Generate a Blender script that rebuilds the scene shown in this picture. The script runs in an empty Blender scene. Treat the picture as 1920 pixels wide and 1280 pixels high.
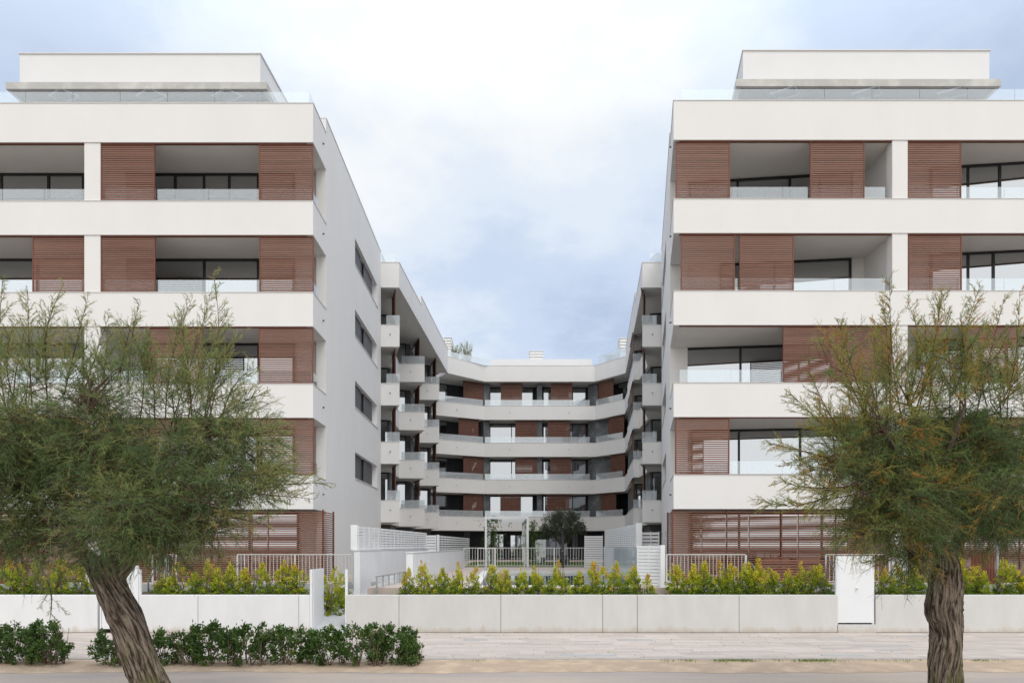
import bpy, math, random
import numpy as np
from mathutils import Vector, noise as mnoise

# ------------------------------------------------------------------ camera, world, sun, exposure
S = bpy.context.scene
COL = S.collection
E = 2.4                       # eye height above the pavement
F = 1280.0
def PX(px, d): return (px - 945.0) / F * d
def PZ(py, d): return (1022.0 - py) / F * d + E
def P(px, py, d): return (PX(px, d), d, PZ(py, d))

cam = bpy.data.cameras.new('camera'); co = bpy.data.objects.new('camera', cam)
COL.objects.link(co); S.camera = co
co.location = (0, 0, E); co.rotation_euler = (math.radians(90), 0, 0)
cam.lens = 24; cam.sensor_width = 36; cam.shift_x = 15 / 1920; cam.shift_y = 382 / 1920
cam.clip_start = 0.1; cam.clip_end = 5000

SUN_EL, SUN_AZ = math.radians(50), math.radians(152)
w = bpy.data.worlds.new('World'); S.world = w; w.use_nodes = True
nt = w.node_tree; nt.nodes.clear()
def wn(t, **k):
    n = nt.nodes.new(t)
    for a, b in k.items(): setattr(n, a, b)
    return n
L = nt.links.new
out = wn('ShaderNodeOutputWorld'); bg = wn('ShaderNodeBackground'); L(bg.outputs[0], out.inputs[0])
sky = wn('ShaderNodeTexSky', sky_type='NISHITA', sun_disc=False, sun_elevation=SUN_EL, sun_rotation=SUN_AZ)
tc = wn('ShaderNodeTexCoord'); sep = wn('ShaderNodeSeparateXYZ'); L(tc.outputs['Generated'], sep.inputs[0])
def wm(op, a, b=None, c=None, clamp=False):
    n = wn('ShaderNodeMath', operation=op, use_clamp=clamp)
    for i, v in enumerate((a, b, c)):
        if v is None: continue
        if isinstance(v, (int, float)): n.inputs[i].default_value = v
        else: L(v, n.inputs[i])
    return n.outputs[0]
# cloud layer: direction projected on a high flat layer
zz = wm('ADD', wm('MAXIMUM', sep.outputs[2], 0.0), 0.30)
cx = wm('DIVIDE', sep.outputs[0], zz); cy = wm('DIVIDE', sep.outputs[1], zz)
cmb = wn('ShaderNodeCombineXYZ'); L(cx, cmb.inputs[0]); L(cy, cmb.inputs[1]); cmb.inputs[2].default_value = 3.1
def wnoise(scale, det, rough, off, vec=None):
    m = wn('ShaderNodeMapping'); m.inputs['Location'].default_value = off
    L(vec or cmb.outputs[0], m.inputs[0])
    n = wn('ShaderNodeTexNoise'); n.inputs['Scale'].default_value = scale
    n.inputs['Detail'].default_value = det; n.inputs['Roughness'].default_value = rough
    L(m.outputs[0], n.inputs[0]); return n.outputs[0]
n1 = wnoise(0.9, 5, 0.5, (2.3, 0.4, 0)); n2 = wnoise(2.4, 9, 0.62, (5.1, 7.7, 1.0))
# a thin bright break in the cloud in front, thicker bluish bank low in the middle
def lobe(d, k):
    v = Vector(d).normalized()
    dp = wn('ShaderNodeVectorMath', operation='DOT_PRODUCT'); L(tc.outputs['Generated'], dp.inputs[0]); dp.inputs[1].default_value = v
    return wm('POWER', wm('MAXIMUM', dp.outputs['Value'], 0.0), k)
def pdir(px, py): return ((px - 945) / F, 1.0, (1022 - py) / F)
br = wm('ADD', wm('MULTIPLY', lobe(pdir(780, 180), 9), 0.27), wm('MULTIPLY', lobe(pdir(640, 330), 40), 0.22))
br = wm('ADD', br, wm('MULTIPLY', lobe(pdir(1190, 300), 60), 0.16))
bank = wm('ADD', wm('MULTIPLY', lobe(pdir(1040, 560), 45), 0.42), wm('MULTIPLY', lobe(pdir(1850, 60), 60), 0.18))
bank = wm('ADD', bank, wm('MULTIPLY', lobe(pdir(150, 30), 60), 0.12))
t = wm('ADD', wm('MULTIPLY', wm('SUBTRACT', n1, 0.5), 1.5), wm('MULTIPLY', wm('SUBTRACT', n2, 0.5), 1.1))
t = wm('ADD', t, 0.33); t = wm('ADD', t, br); t = wm('SUBTRACT', t, bank)
ramp = wn('ShaderNodeValToRGB'); cr = ramp.color_ramp; L(t, ramp.inputs[0]); cr.interpolation = 'EASE'
cr.elements[0].position = 0.0; cr.elements[0].color = (0.46, 0.56, 0.74, 1)
cr.elements[1].position = 0.85; cr.elements[1].color = (0.93, 0.95, 0.965, 1)
e = cr.elements.new(0.28); e.color = (0.60, 0.70, 0.87, 1)
e = cr.elements.new(0.55); e.color = (0.76, 0.835, 0.93, 1)
skm = wn('ShaderNodeVectorMath', operation='SCALE'); L(sky.outputs[0], skm.inputs[0]); skm.inputs['Scale'].default_value = 0.1
mx = wn('ShaderNodeMix', data_type='RGBA'); mx.inputs[0].default_value = 0.93
L(skm.outputs[0], mx.inputs[6]); L(ramp.outputs[0], mx.inputs[7])
# sky towards the hidden sun (behind the viewer, the open sea) is brighter cloud
back = wm('MULTIPLY_ADD', wm('SUBTRACT', 0.0, sep.outputs[1]), 0.62, 1.0)
back = wm('MAXIMUM', back, 1.0)
# an overcast sky is brightest towards the zenith
zen = wm('MULTIPLY', wm('SUBTRACT', sep.outputs[2], 0.52), 2.0, clamp=True)
back = wm('ADD', back, wm('MULTIPLY', zen, 1.3))
tintf = wm('MULTIPLY_ADD', wm('SUBTRACT', 0.0, sep.outputs[1]), 1.3, 0.25, clamp=True)
mx2 = wn('ShaderNodeMix', data_type='RGBA'); L(tintf, mx2.inputs[0]); L(mx.outputs[2], mx2.inputs[6]); mx2.inputs[7].default_value = (0.89, 0.895, 0.89, 1)
sc = wn('ShaderNodeVectorMath', operation='SCALE'); L(mx2.outputs[2], sc.inputs[0]); L(back, sc.inputs['Scale'])
L(sc.outputs[0], bg.inputs[0]); bg.inputs[1].default_value = 1.06

sl = bpy.data.lights.new('sun', 'SUN'); so = bpy.data.objects.new('sun', sl); COL.objects.link(so)
sl.energy = 0.95; sl.angle = math.radians(25); sl.color = (1.0, 0.96, 0.91)
so.rotation_euler = (math.radians(90) - SUN_EL, 0, math.radians(28)); so.location = (0, 0, 30)
S.view_settings.view_transform = 'Standard'; S.view_settings.look = 'None'
S.view_settings.gamma = 1; S.view_settings.exposure = 0.02; S.view_settings.use_curve_mapping = False

# ------------------------------------------------------------------ materials
def mat(name, col, rough=0.8, var=0.06, nscale=3.0, bump=0.0, bscale=40.0, spec=0.3, metal=0.0, stretch=(1, 1, 1), col2=None, fac2=(0.45, 0.65), detail=6):
    m = bpy.data.materials.new(name); m.use_nodes = True
    t = m.node_tree; b = t.nodes['Principled BSDF']; l = t.links.new
    b.inputs['Roughness'].default_value = rough; b.inputs['Specular IOR Level'].default_value = spec
    b.inputs['Metallic'].default_value = metal
    g = t.nodes.new('ShaderNodeNewGeometry'); mp = t.nodes.new('ShaderNodeMapping'); mp.inputs['Scale'].default_value = stretch
    l(g.outputs['Position'], mp.inputs[0])
    n = t.nodes.new('ShaderNodeTexNoise'); n.inputs['Scale'].default_value = nscale; n.inputs['Detail'].default_value = detail
    n.inputs['Roughness'].default_value = 0.6
    l(mp.outputs[0], n.inputs[0])
    r = t.nodes.new('ShaderNodeValToRGB'); l(n.outputs[0], r.inputs[0])
    c2 = col2 or tuple(c * (1 - var * 2) for c in col)
    r.color_ramp.elements[0].position = fac2[0] - 0.15 if not col2 else fac2[0]
    r.color_ramp.elements[1].position = fac2[1]
    r.color_ramp.elements[0].color = (*c2, 1); r.color_ramp.elements[1].color = (*col, 1)
    l(r.outputs[0], b.inputs['Base Color'])
    if bump:
        n2 = t.nodes.new('ShaderNodeTexNoise'); n2.inputs['Scale'].default_value = bscale; n2.inputs['Detail'].default_value = 4
        l(mp.outputs[0], n2.inputs[0])
        bp = t.nodes.new('ShaderNodeBump'); bp.inputs['Strength'].default_value = bump; bp.inputs['Distance'].default_value = 0.02
        l(n2.outputs[0], bp.inputs['Height']); l(bp.outputs[0], b.inputs['Normal'])
    return m
M = {}
M['stucco'] = mat('stucco', (0.70, 0.692, 0.685), 0.9, 0.0, 0.9, 0.12, 60, col2=(0.668, 0.658, 0.647), fac2=(0.3, 0.75), detail=10, stretch=(1, 1, .45))
M['stucco2'] = mat('penthouse_stucco', (0.70, 0.70, 0.70), 0.9, 0.02, 0.7, 0.12, 60)
M['soffit'] = mat('soffit_paint', (0.72, 0.70, 0.675), 0.9, 0.02, 0.8)
M['coping'] = mat('coping_metal', (0.66, 0.645, 0.63), 0.5, 0.03, 2.0)
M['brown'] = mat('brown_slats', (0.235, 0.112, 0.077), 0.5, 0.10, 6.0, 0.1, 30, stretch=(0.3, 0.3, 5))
def vary(m, a):
    t = m.node_tree; b = t.nodes['Principled BSDF']; src = b.inputs['Base Color'].links[0].from_socket
    oi = t.nodes.new('ShaderNodeObjectInfo'); mr = t.nodes.new('ShaderNodeMapRange'); t.links.new(oi.outputs['Random'], mr.inputs[0]); mr.inputs[3].default_value = 1 - a; mr.inputs[4].default_value = 1 + a
    hs = t.nodes.new('ShaderNodeHueSaturation'); t.links.new(mr.outputs[0], hs.inputs['Value']); t.links.new(src, hs.inputs['Color']); t.links.new(hs.outputs[0], b.inputs['Base Color'])
vary(M['brown'], .13)
M['brown2'] = mat('brown_frame', (0.165, 0.058, 0.035), 0.5, 0.08, 3.0)
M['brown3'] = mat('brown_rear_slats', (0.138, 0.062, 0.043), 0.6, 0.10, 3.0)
M['black'] = mat('black_frame', (0.016, 0.018, 0.02), 0.4, 0.05, 3.0)
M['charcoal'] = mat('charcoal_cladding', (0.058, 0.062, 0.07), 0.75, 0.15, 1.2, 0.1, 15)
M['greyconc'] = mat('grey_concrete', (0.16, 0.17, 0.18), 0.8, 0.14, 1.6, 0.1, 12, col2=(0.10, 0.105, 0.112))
M['shutgrey'] = mat('grey_shutter', (0.115, 0.113, 0.118), 0.6, 0.08, 2.0)
M['shutdark'] = mat('dark_shutter', (0.045, 0.044, 0.05), 0.6, 0.08, 2.0)
M['deck'] = mat('grey_floor_tile', (0.47, 0.45, 0.43), 0.7, 0.05, 3.0)
M['shadesoffit'] = mat('canopy_underside_shade', (0.20, 0.205, 0.215), 0.8, 0.05, 2.0)  # darker than the slab concrete: shade under the canopy put into the colour
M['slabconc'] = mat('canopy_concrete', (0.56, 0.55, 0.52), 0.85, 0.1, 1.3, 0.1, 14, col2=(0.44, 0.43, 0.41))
M['white'] = mat('white_paint', (0.73, 0.74, 0.755), 0.55, 0.02, 1.0)
M['whitewall'] = mat('white_wall_paint', (0.74, 0.755, 0.775), 0.85, 0.04, 1.5, 0.05, 30)
M['whitemetal'] = mat('white_metal', (0.78, 0.775, 0.76), 0.45, 0.02, 1.0)
M['railpaint'] = mat('grey_white_rail_paint', (0.58, 0.57, 0.55), 0.5, 0.02, 1.0)
M['steel'] = mat('galvanised_steel', (0.42, 0.45, 0.48), 0.4, 0.1, 8.0, metal=0.6)
M['conc'] = mat('light_concrete', (0.585, 0.58, 0.565), 0.88, 0.0, 2.6, 0.15, 30, col2=(0.535, 0.525, 0.505), fac2=(0.35, 0.7), detail=12, stretch=(1, 1, .35))
M['concwhite'] = mat('white_concrete', (0.70, 0.705, 0.71), 0.88, 0.0, 2.6, 0.12, 30, col2=(0.65, 0.655, 0.66), fac2=(0.35, 0.7), detail=12, stretch=(1, 1, .35))
M['soil'] = mat('soil', (0.11, 0.085, 0.06), 0.95, 0.2, 6.0, 0.6, 20)
M['retain'] = mat('retaining_render', (0.40, 0.41, 0.42), 0.9, 0.08, 3.0)
M['paving'] = mat('courtyard_tile', (0.50, 0.42, 0.37), 0.8, 0.06, 4.0)
M['coppool'] = mat('pool_coping', (0.72, 0.70, 0.66), 0.7, 0.04, 4.0)
M['ground'] = mat('sandy_ground', (0.40, 0.34, 0.27), 0.95, 0.1, 0.5, 0.3, 6)
M['sand'] = mat('sand', (0.51, 0.39, 0.28), 0.95, 0.0, 2.2, 0.8, 14, col2=(0.40, 0.305, 0.22), detail=10)
M['road'] = mat('dusty_asphalt', (0.345, 0.30, 0.27), 0.9, 0.0, 0.6, 0.25, 60, col2=(0.42, 0.35, 0.29), fac2=(0.42, 0.62), detail=10, stretch=(0.4, 2.0, 1))
M['kerb'] = mat('kerb_stone', (0.42, 0.38, 0.34), 0.9, 0.12, 5.0, 0.3, 25)
M['path'] = mat('path_concrete', (0.50, 0.50, 0.50), 0.9, 0.06, 4.0)
M['lawn'] = mat('lawn', (0.10, 0.17, 0.03), 0.9, 0.2, 9.0, 0.5, 60)
M['stem'] = mat('shrub_stem', (0.17, 0.125, 0.09), 0.9, 0.15, 20.0)
M['twig'] = mat('tamarisk_twig', (0.095, 0.055, 0.035), 0.9, 0.2, 10.0)
M['joint'] = mat('mortar_joint', (0.30, 0.27, 0.24), 0.95, 0.05, 10.0)
M['fan'] = mat('awning_metal', (0.30, 0.31, 0.33), 0.5, 0.05, 3.0)
for i, c in enumerate([(0.535, 0.465, 0.415), (0.505, 0.44, 0.39), (0.57, 0.495, 0.445), (0.465, 0.41, 0.37), (0.41, 0.41, 0.40)]):
    M['slab%d' % i] = mat('paving_stone_%s' % 'abcde'[i], c, 0.85, 0.0, 1.8, 0.15, 30, col2=tuple(k * 0.88 for k in c), detail=8, stretch=(0.5, 2, 1))

def foot_dirt(m, z0, z1, col):
    t = m.node_tree; b = t.nodes['Principled BSDF']; l = t.links.new; src = b.inputs['Base Color'].links[0].from_socket
    g = t.nodes.new('ShaderNodeNewGeometry'); sx = t.nodes.new('ShaderNodeSeparateXYZ'); l(g.outputs['Position'], sx.inputs[0])
    n = t.nodes.new('ShaderNodeTexNoise'); n.inputs['Scale'].default_value = 3.5; n.inputs['Detail'].default_value = 8; n.inputs['Roughness'].default_value = .7
    mp = t.nodes.new('ShaderNodeMapping'); mp.inputs['Scale'].default_value = (1, 1, .3); l(g.outputs['Position'], mp.inputs[0]); l(mp.outputs[0], n.inputs[0])
    a = t.nodes.new('ShaderNodeMath'); a.operation = 'MULTIPLY_ADD'; l(n.outputs[0], a.inputs[0]); a.inputs[1].default_value = -.55; l(sx.outputs[2], a.inputs[2])
    r = t.nodes.new('ShaderNodeMapRange'); l(a.outputs[0], r.inputs[0]); r.inputs[1].default_value = z0; r.inputs[2].default_value = z1; r.inputs[3].default_value = .75; r.inputs[4].default_value = 0
    x = t.nodes.new('ShaderNodeMix'); x.data_type = 'RGBA'; l(r.outputs[0], x.inputs[0]); l(src, x.inputs[6]); x.inputs[7].default_value = (*col, 1); l(x.outputs[2], b.inputs['Base Color'])
foot_dirt(M['conc'], -.27, -.12, (0.46, 0.40, 0.33)); foot_dirt(M['concwhite'], -.27, -.12, (0.50, 0.44, 0.37))
def bark_mat():
    m = bpy.data.materials.new('bark'); m.use_nodes = True; t = m.node_tree; l = t.links.new
    b = t.nodes['Principled BSDF']; b.inputs['Roughness'].default_value = 0.95; b.inputs['Specular IOR Level'].default_value = 0.15
    uv = t.nodes.new('ShaderNodeAttribute'); uv.attribute_name = 'bark'
    mp = t.nodes.new('ShaderNodeMapping'); mp.inputs['Scale'].default_value = (7.0, 7.0, 1.2); l(uv.outputs['Vector'], mp.inputs[0])
    n = t.nodes.new('ShaderNodeTexNoise'); n.inputs['Scale'].default_value = 3.0; n.inputs['Detail'].default_value = 9; n.inputs['Roughness'].default_value = 0.65
    n.inputs['Distortion'].default_value = 0.4
    l(mp.outputs[0], n.inputs[0])
    r = t.nodes.new('ShaderNodeValToRGB'); l(n.outputs[0], r.inputs[0])
    r.color_ramp.elements[0].position = 0.42; r.color_ramp.elements[0].color = (0.03, 0.021, 0.015, 1)
    r.color_ramp.elements[1].position = 0.62; r.color_ramp.elements[1].color = (0.27, 0.215, 0.17, 1)
    # green algae near the foot
    g = t.nodes.new('ShaderNodeNewGeometry'); sx = t.nodes.new('ShaderNodeSeparateXYZ'); l(g.outputs['Position'], sx.inputs[0])
    mr = t.nodes.new('ShaderNodeMapRange'); l(sx.outputs[2], mr.inputs[0])
    mr.inputs[1].default_value = 1.15; mr.inputs[2].default_value = 0.2; mr.inputs[3].default_value = 0.0; mr.inputs[4].default_value = 0.75
    n3 = t.nodes.new('ShaderNodeTexNoise'); n3.inputs['Scale'].default_value = 5.0; n3.inputs['Detail'].default_value = 5
    r3 = t.nodes.new('ShaderNodeValToRGB'); l(n3.outputs[0], r3.inputs[0]); r3.color_ramp.elements[0].position = 0.42; r3.color_ramp.elements[1].position = 0.6
    mm = t.nodes.new('ShaderNodeMath'); mm.operation = 'MULTIPLY'; l(mr.outputs[0], mm.inputs[0]); l(r3.outputs[0], mm.inputs[1])
    mix = t.nodes.new('ShaderNodeMix'); mix.data_type = 'RGBA'; l(mm.outputs[0], mix.inputs[0]); l(r.outputs[0], mix.inputs[6])
    mix.inputs[7].default_value = (0.115, 0.115, 0.04, 1)
    l(mix.outputs[2], b.inputs['Base Color'])
    bp = t.nodes.new('ShaderNodeBump'); bp.inputs['Strength'].default_value = 0.9; bp.inputs['Distance'].default_value = 0.05
    l(n.outputs[0], bp.inputs['Height']); l(bp.outputs[0], b.inputs['Normal'])
    return m
M['bark'] = bark_mat()

def leaf_mat(name, stops, rough=0.6, trans=0.35, spec=0.3):
    m = bpy.data.materials.new(name); m.use_nodes = True; t = m.node_tree; l = t.links.new
    b = t.nodes['Principled BSDF']; o = t.nodes['Material Output']
    b.inputs['Roughness'].default_value = rough; b.inputs['Specular IOR Level'].default_value = spec
    a = t.nodes.new('ShaderNodeAttribute'); a.attribute_name = 'tint'
    r = t.nodes.new('ShaderNodeValToRGB'); l(a.outputs['Fac'], r.inputs[0])
    els = r.color_ramp.elements
    els[0].position = stops[0][0]; els[0].color = (*stops[0][1], 1); els[1].position = stops[-1][0]; els[1].color = (*stops[-1][1], 1)
    for p_, c in stops[1:-1]:
        q = els.new(p_); q.color = (*c, 1)
    l(r.outputs[0], b.inputs['Base Color'])
    tr = t.nodes.new('ShaderNodeBsdfTranslucent'); l(r.outputs[0], tr.inputs[0])
    mx = t.nodes.new('ShaderNodeMixShader'); mx.inputs[0].default_value = trans
    l(b.outputs[0], mx.inputs[1]); l(tr.outputs[0], mx.inputs[2]); l(mx.outputs[0], o.inputs[0])
    return m
M['tam_l'] = leaf_mat('tamarisk_green', [(0.0, (0.085, 0.145, 0.06)), (0.5, (0.19, 0.26, 0.09)), (0.8, (0.35, 0.36, 0.13)), (1.0, (0.42, 0.34, 0.15))], 0.6, 0.45)
M['tam_r'] = leaf_mat('tamarisk_green_autumn', [(0.0, (0.085, 0.145, 0.055)), (0.45, (0.19, 0.255, 0.085)), (0.75, (0.34, 0.33, 0.08)), (1.0, (0.50, 0.22, 0.04))], 0.6, 0.45)
M['hedge'] = leaf_mat('dark_hedge_leaf', [(0.0, (0.04, 0.085, 0.016)), (0.6, (0.085, 0.16, 0.03)), (1.0, (0.22, 0.28, 0.06))], 0.35, 0.25, 0.5)
M['yellow'] = leaf_mat('yellow_green_leaf', [(0.0, (0.075, 0.16, 0.02)), (0.4, (0.27, 0.36, 0.03)), (0.8, (0.66, 0.64, 0.045)), (1.0, (0.60, 0.36, 0.10))], 0.45, 0.35)
M['olive'] = leaf_mat('olive_leaf', [(0.0, (0.055, 0.07, 0.045)), (1.0, (0.16, 0.18, 0.13))], 0.5, 0.2)
M['rose'] = leaf_mat('vine_leaf', [(0.0, (0.04, 0.10, 0.02)), (1.0, (0.13, 0.22, 0.04))], 0.5, 0.3)
M['grassleaf'] = leaf_mat('grass_blade', [(0.0, (0.09, 0.17, 0.03)), (1.0, (0.22, 0.30, 0.06))], 0.6, 0.3)
M['roofplant'] = leaf_mat('pale_roof_plant', [(0.0, (0.20, 0.25, 0.08)), (1.0, (0.42, 0.42, 0.16))], 0.6, 0.4)

def glass_mat(name, tint, refl, body, opaque):
    m = bpy.data.materials.new(name); m.use_nodes = True; t = m.node_tree; l = t.links.new; t.nodes.clear()
    o = t.nodes.new('ShaderNodeOutputMaterial'); g = t.nodes.new('ShaderNodeBsdfGlossy'); g.inputs['Roughness'].default_value = 0.02
    g.inputs[0].default_value = (0.93, 0.96, 1.0, 1)
    if opaque: d = t.nodes.new('ShaderNodeBsdfDiffuse'); d.inputs[0].default_value = (*tint, 1)
    else:
        tr = t.nodes.new('ShaderNodeBsdfTransparent'); tr.inputs[0].default_value = (*tint, 1)
        df = t.nodes.new('ShaderNodeBsdfDiffuse'); df.inputs[0].default_value = (0.80, 0.84, 0.86, 1)
        d = t.nodes.new('ShaderNodeMixShader'); d.inputs[0].default_value = body; l(tr.outputs[0], d.inputs[1]); l(df.outputs[0], d.inputs[2])
    mx = t.nodes.new('ShaderNodeMixShader')
    fr = t.nodes.new('ShaderNodeLayerWeight'); fr.inputs[0].default_value = 0.35
    ma = t.nodes.new('ShaderNodeMath'); ma.operation = 'MULTIPLY_ADD'; l(fr.outputs['Facing'], ma.inputs[0]); ma.inputs[1].default_value = 0.3; ma.inputs[2].default_value = refl
    ma.use_clamp = True
    l(ma.outputs[0], mx.inputs[0]); l(d.outputs[0], mx.inputs[1]); l(g.outputs[0], mx.inputs[2]); l(mx.outputs[0], o.inputs[0])
    return m
M['pane'] = glass_mat('coated_window_glass', (0.02, 0.026, 0.024), 0.46, 0, True)
M['pane_r'] = glass_mat('rear_window_glass', (0.02, 0.026, 0.026), 0.42, 0, True)
M['glass'] = glass_mat('balustrade_glass', (0.93, 0.96, 0.965), 0.12, 0.03, False)
M['glass3'] = glass_mat('milky_fence_glass', (0.90, 0.93, 0.94), 0.10, 0.60, False)
M['glass2'] = glass_mat('frosted_rail_glass', (0.90, 0.93, 0.94), 0.12, 0.30, False)
def water_mat():
    m = bpy.data.materials.new('pool_water'); m.use_nodes = True; t = m.node_tree; l = t.links.new
    b = t.nodes['Principled BSDF']; b.inputs['Base Color'].default_value = (0.05, 0.11, 0.13, 1); b.inputs['Roughness'].default_value = 0.03
    b.inputs['IOR'].default_value = 1.4
    n = t.nodes.new('ShaderNodeTexNoise'); n.inputs['Scale'].default_value = 3; bp = t.nodes.new('ShaderNodeBump'); bp.inputs['Strength'].default_value = 0.05
    l(n.outputs[0], bp.inputs['Height']); l(bp.outputs[0], b.inputs['Normal'])
    return m
M['water'] = water_mat()

# ------------------------------------------------------------------ mesh helpers
ORG = {}                       # world origin of each root
class MB:
    def __init__(s): s.v = []; s.f = []
    def prism(s, poly, z0, z1, ztop=None):
        n = len(poly); a = sum(poly[i][0] * poly[(i + 1) % n][1] - poly[(i + 1) % n][0] * poly[i][1] for i in range(n))
        if a < 0: poly = poly[::-1]
        b = len(s.v)
        s.v += [(x, y, z0) for x, y in poly] + [(x, y, z1) for x, y in poly]
        s.f.append(tuple(b + i for i in range(n))[::-1]); s.f.append(tuple(b + n + i for i in range(n)))
        for i in range(n):
            j = (i + 1) % n; s.f.append((b + i, b + j, b + n + j, b + n + i))
        return s
    def box(s, x0, x1, y0, y1, z0, z1): return s.prism([(x0, y0), (x1, y0), (x1, y1), (x0, y1)], z0, z1)
    def seg(s, p, q, t, z0, z1, off=0.0):
        dx, dy = q[0] - p[0], q[1] - p[1]; l = math.hypot(dx, dy); nx, ny = -dy / l, dx / l
        p = (p[0] + nx * off, p[1] + ny * off); q = (q[0] + nx * off, q[1] + ny * off)
        return s.prism([p, q, (q[0] + nx * t, q[1] + ny * t), (p[0] + nx * t, p[1] + ny * t)], z0, z1)
    def tube(s, pts, rad, n=8, cap=True):
        pts = [Vector(p) for p in pts]; m = len(pts)
        if isinstance(rad, (int, float)): rad = [rad] * m
        b = len(s.v); up = Vector((0.13, 0.9, 0.21)).normalized()
        for i in range(m):
            d = (pts[min(i + 1, m - 1)] - pts[max(i - 1, 0)])
            if d.length < 1e-9: d = Vector((0, 0, 1))
            d.normalize(); u = d.cross(up)
            if u.length < 0.05: u = d.cross(Vector((1, 0, 0)))
            u.normalize(); v_ = d.cross(u)
            for k in range(n):
                a = 2 * math.pi * k / n; s.v.append(tuple(pts[i] + (u * math.cos(a) + v_ * math.sin(a)) * rad[i]))
        for i in range(m - 1):
            for k in range(n):
                k2 = (k + 1) % n; s.f.append((b + i * n + k, b + i * n + k2, b + (i + 1) * n + k2, b + (i + 1) * n + k))
        if cap:
            s.f.append(tuple(b + k for k in range(n))[::-1]); s.f.append(tuple(b + (m - 1) * n + k for k in range(n)))
        return s
    def hexa(s, a, b_):
        """a: 4 bottom points, b_: 4 top points"""
        b = len(s.v); s.v += [tuple(p) for p in a] + [tuple(p) for p in b_]
        s.f += [(b + 3, b + 2, b + 1, b), (b + 4, b + 5, b + 6, b + 7)] + [(b + i, b + (i + 1) % 4, b + 4 + (i + 1) % 4, b + 4 + i) for i in range(4)]
        return s
    def mesh(s, name, org=(0, 0, 0), smooth=False):
        me = bpy.data.meshes.new(name); ox, oy, oz = org
        me.from_pydata([(x - ox, y - oy, z - oz) for x, y, z in s.v], [], s.f)
        if smooth: me.shade_smooth()
        return me
def root_of(o):
    while o.parent: o = o.parent
    return o
def build(mb, name, m, parent=None, smooth=False, kind=None, bevel=0.0, label=None):
    org = (0, 0, 0)
    if parent is not None: org = ORG[root_of(parent).name]
    else:
        xs = [v[0] for v in mb.v]; ys = [v[1] for v in mb.v]; zs = [v[2] for v in mb.v]
        org = ((min(xs) + max(xs)) / 2, (min(ys) + max(ys)) / 2, min(zs))
    me = mb.mesh(name, org, smooth); me.materials.append(M[m] if isinstance(m, str) else m)
    o = bpy.data.objects.new(name, me); COL.objects.link(o)
    if parent is not None: o.parent = parent
    else: o.location = org; ORG[o.name] = org
    if kind: o['kind'] = kind
    if label: o['label'] = label
    if bevel:
        b = o.modifiers.new('bevel', 'BEVEL'); b.width = bevel; b.segments = 2; b.limit_method = 'ANGLE'
    return o
def place(name, me, parent, loc, label=None):
    o = bpy.data.objects.new(name, me); COL.objects.link(o); o.parent = parent
    org = ORG[root_of(parent).name]; o.location = (loc[0] - org[0], loc[1] - org[1], loc[2] - org[2])
    return o
def tag(o, label, cat=None, group=None, kind=None):
    o['label'] = label
    if cat: o['category'] = cat
    if group: o['group'] = group
    if kind: o['kind'] = kind
    return o
def thing(name, label, cat, loc, group=None):
    o = bpy.data.objects.new(name, None); COL.objects.link(o); o.location = loc; o.empty_display_size = 0.2
    ORG[o.name] = tuple(loc); return tag(o, label, cat, group)
def offset(poly, d):
    """offset an open polyline to its left by d"""
    n = len(poly); out = []
    for i in range(n):
        def nor(a, b):
            dx, dy = b[0] - a[0], b[1] - a[1]; l = math.hypot(dx, dy); return (-dy / l, dx / l)
        if i == 0: nx, ny = nor(poly[0], poly[1]); k = 1
        elif i == n - 1: nx, ny = nor(poly[-2], poly[-1]); k = 1
        else:
            a = nor(poly[i - 1], poly[i]); b = nor(poly[i], poly[i + 1]); nx, ny = a[0] + b[0], a[1] + b[1]
            l = math.hypot(nx, ny); nx /= l; ny /= l; k = 1 / max(0.35, nx * a[0] + ny * a[1])
        out.append((poly[i][0] + nx * d * k, poly[i][1] + ny * d * k))
    return out
def strip(mb, line, t, z0, z1, off=0.0):
    a = offset(line, off) if off else line
    b = offset(line, off + t)
    for i in range(len(a) - 1): 
        mb.prism([a[i], a[i + 1], b[i + 1], b[i]], z0, z1)
    return mb
def lerp(p, q, t): return tuple(p[i] + (q[i] - p[i]) * t for i in range(len(p)))

# levels (world z)
TOP = [E + 2.375 + 3.1 * k for k in range(4)]          # parapet tops of floors 1..4
BOT = [t_ - 1.145 for t_ in TOP] + [E + 13.67]          # soffits: BOT[k+1] is the ceiling of floor k+1
ROOF = E + 14.99; WROOF = E + 15.53; TER = E - 1.25

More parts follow.
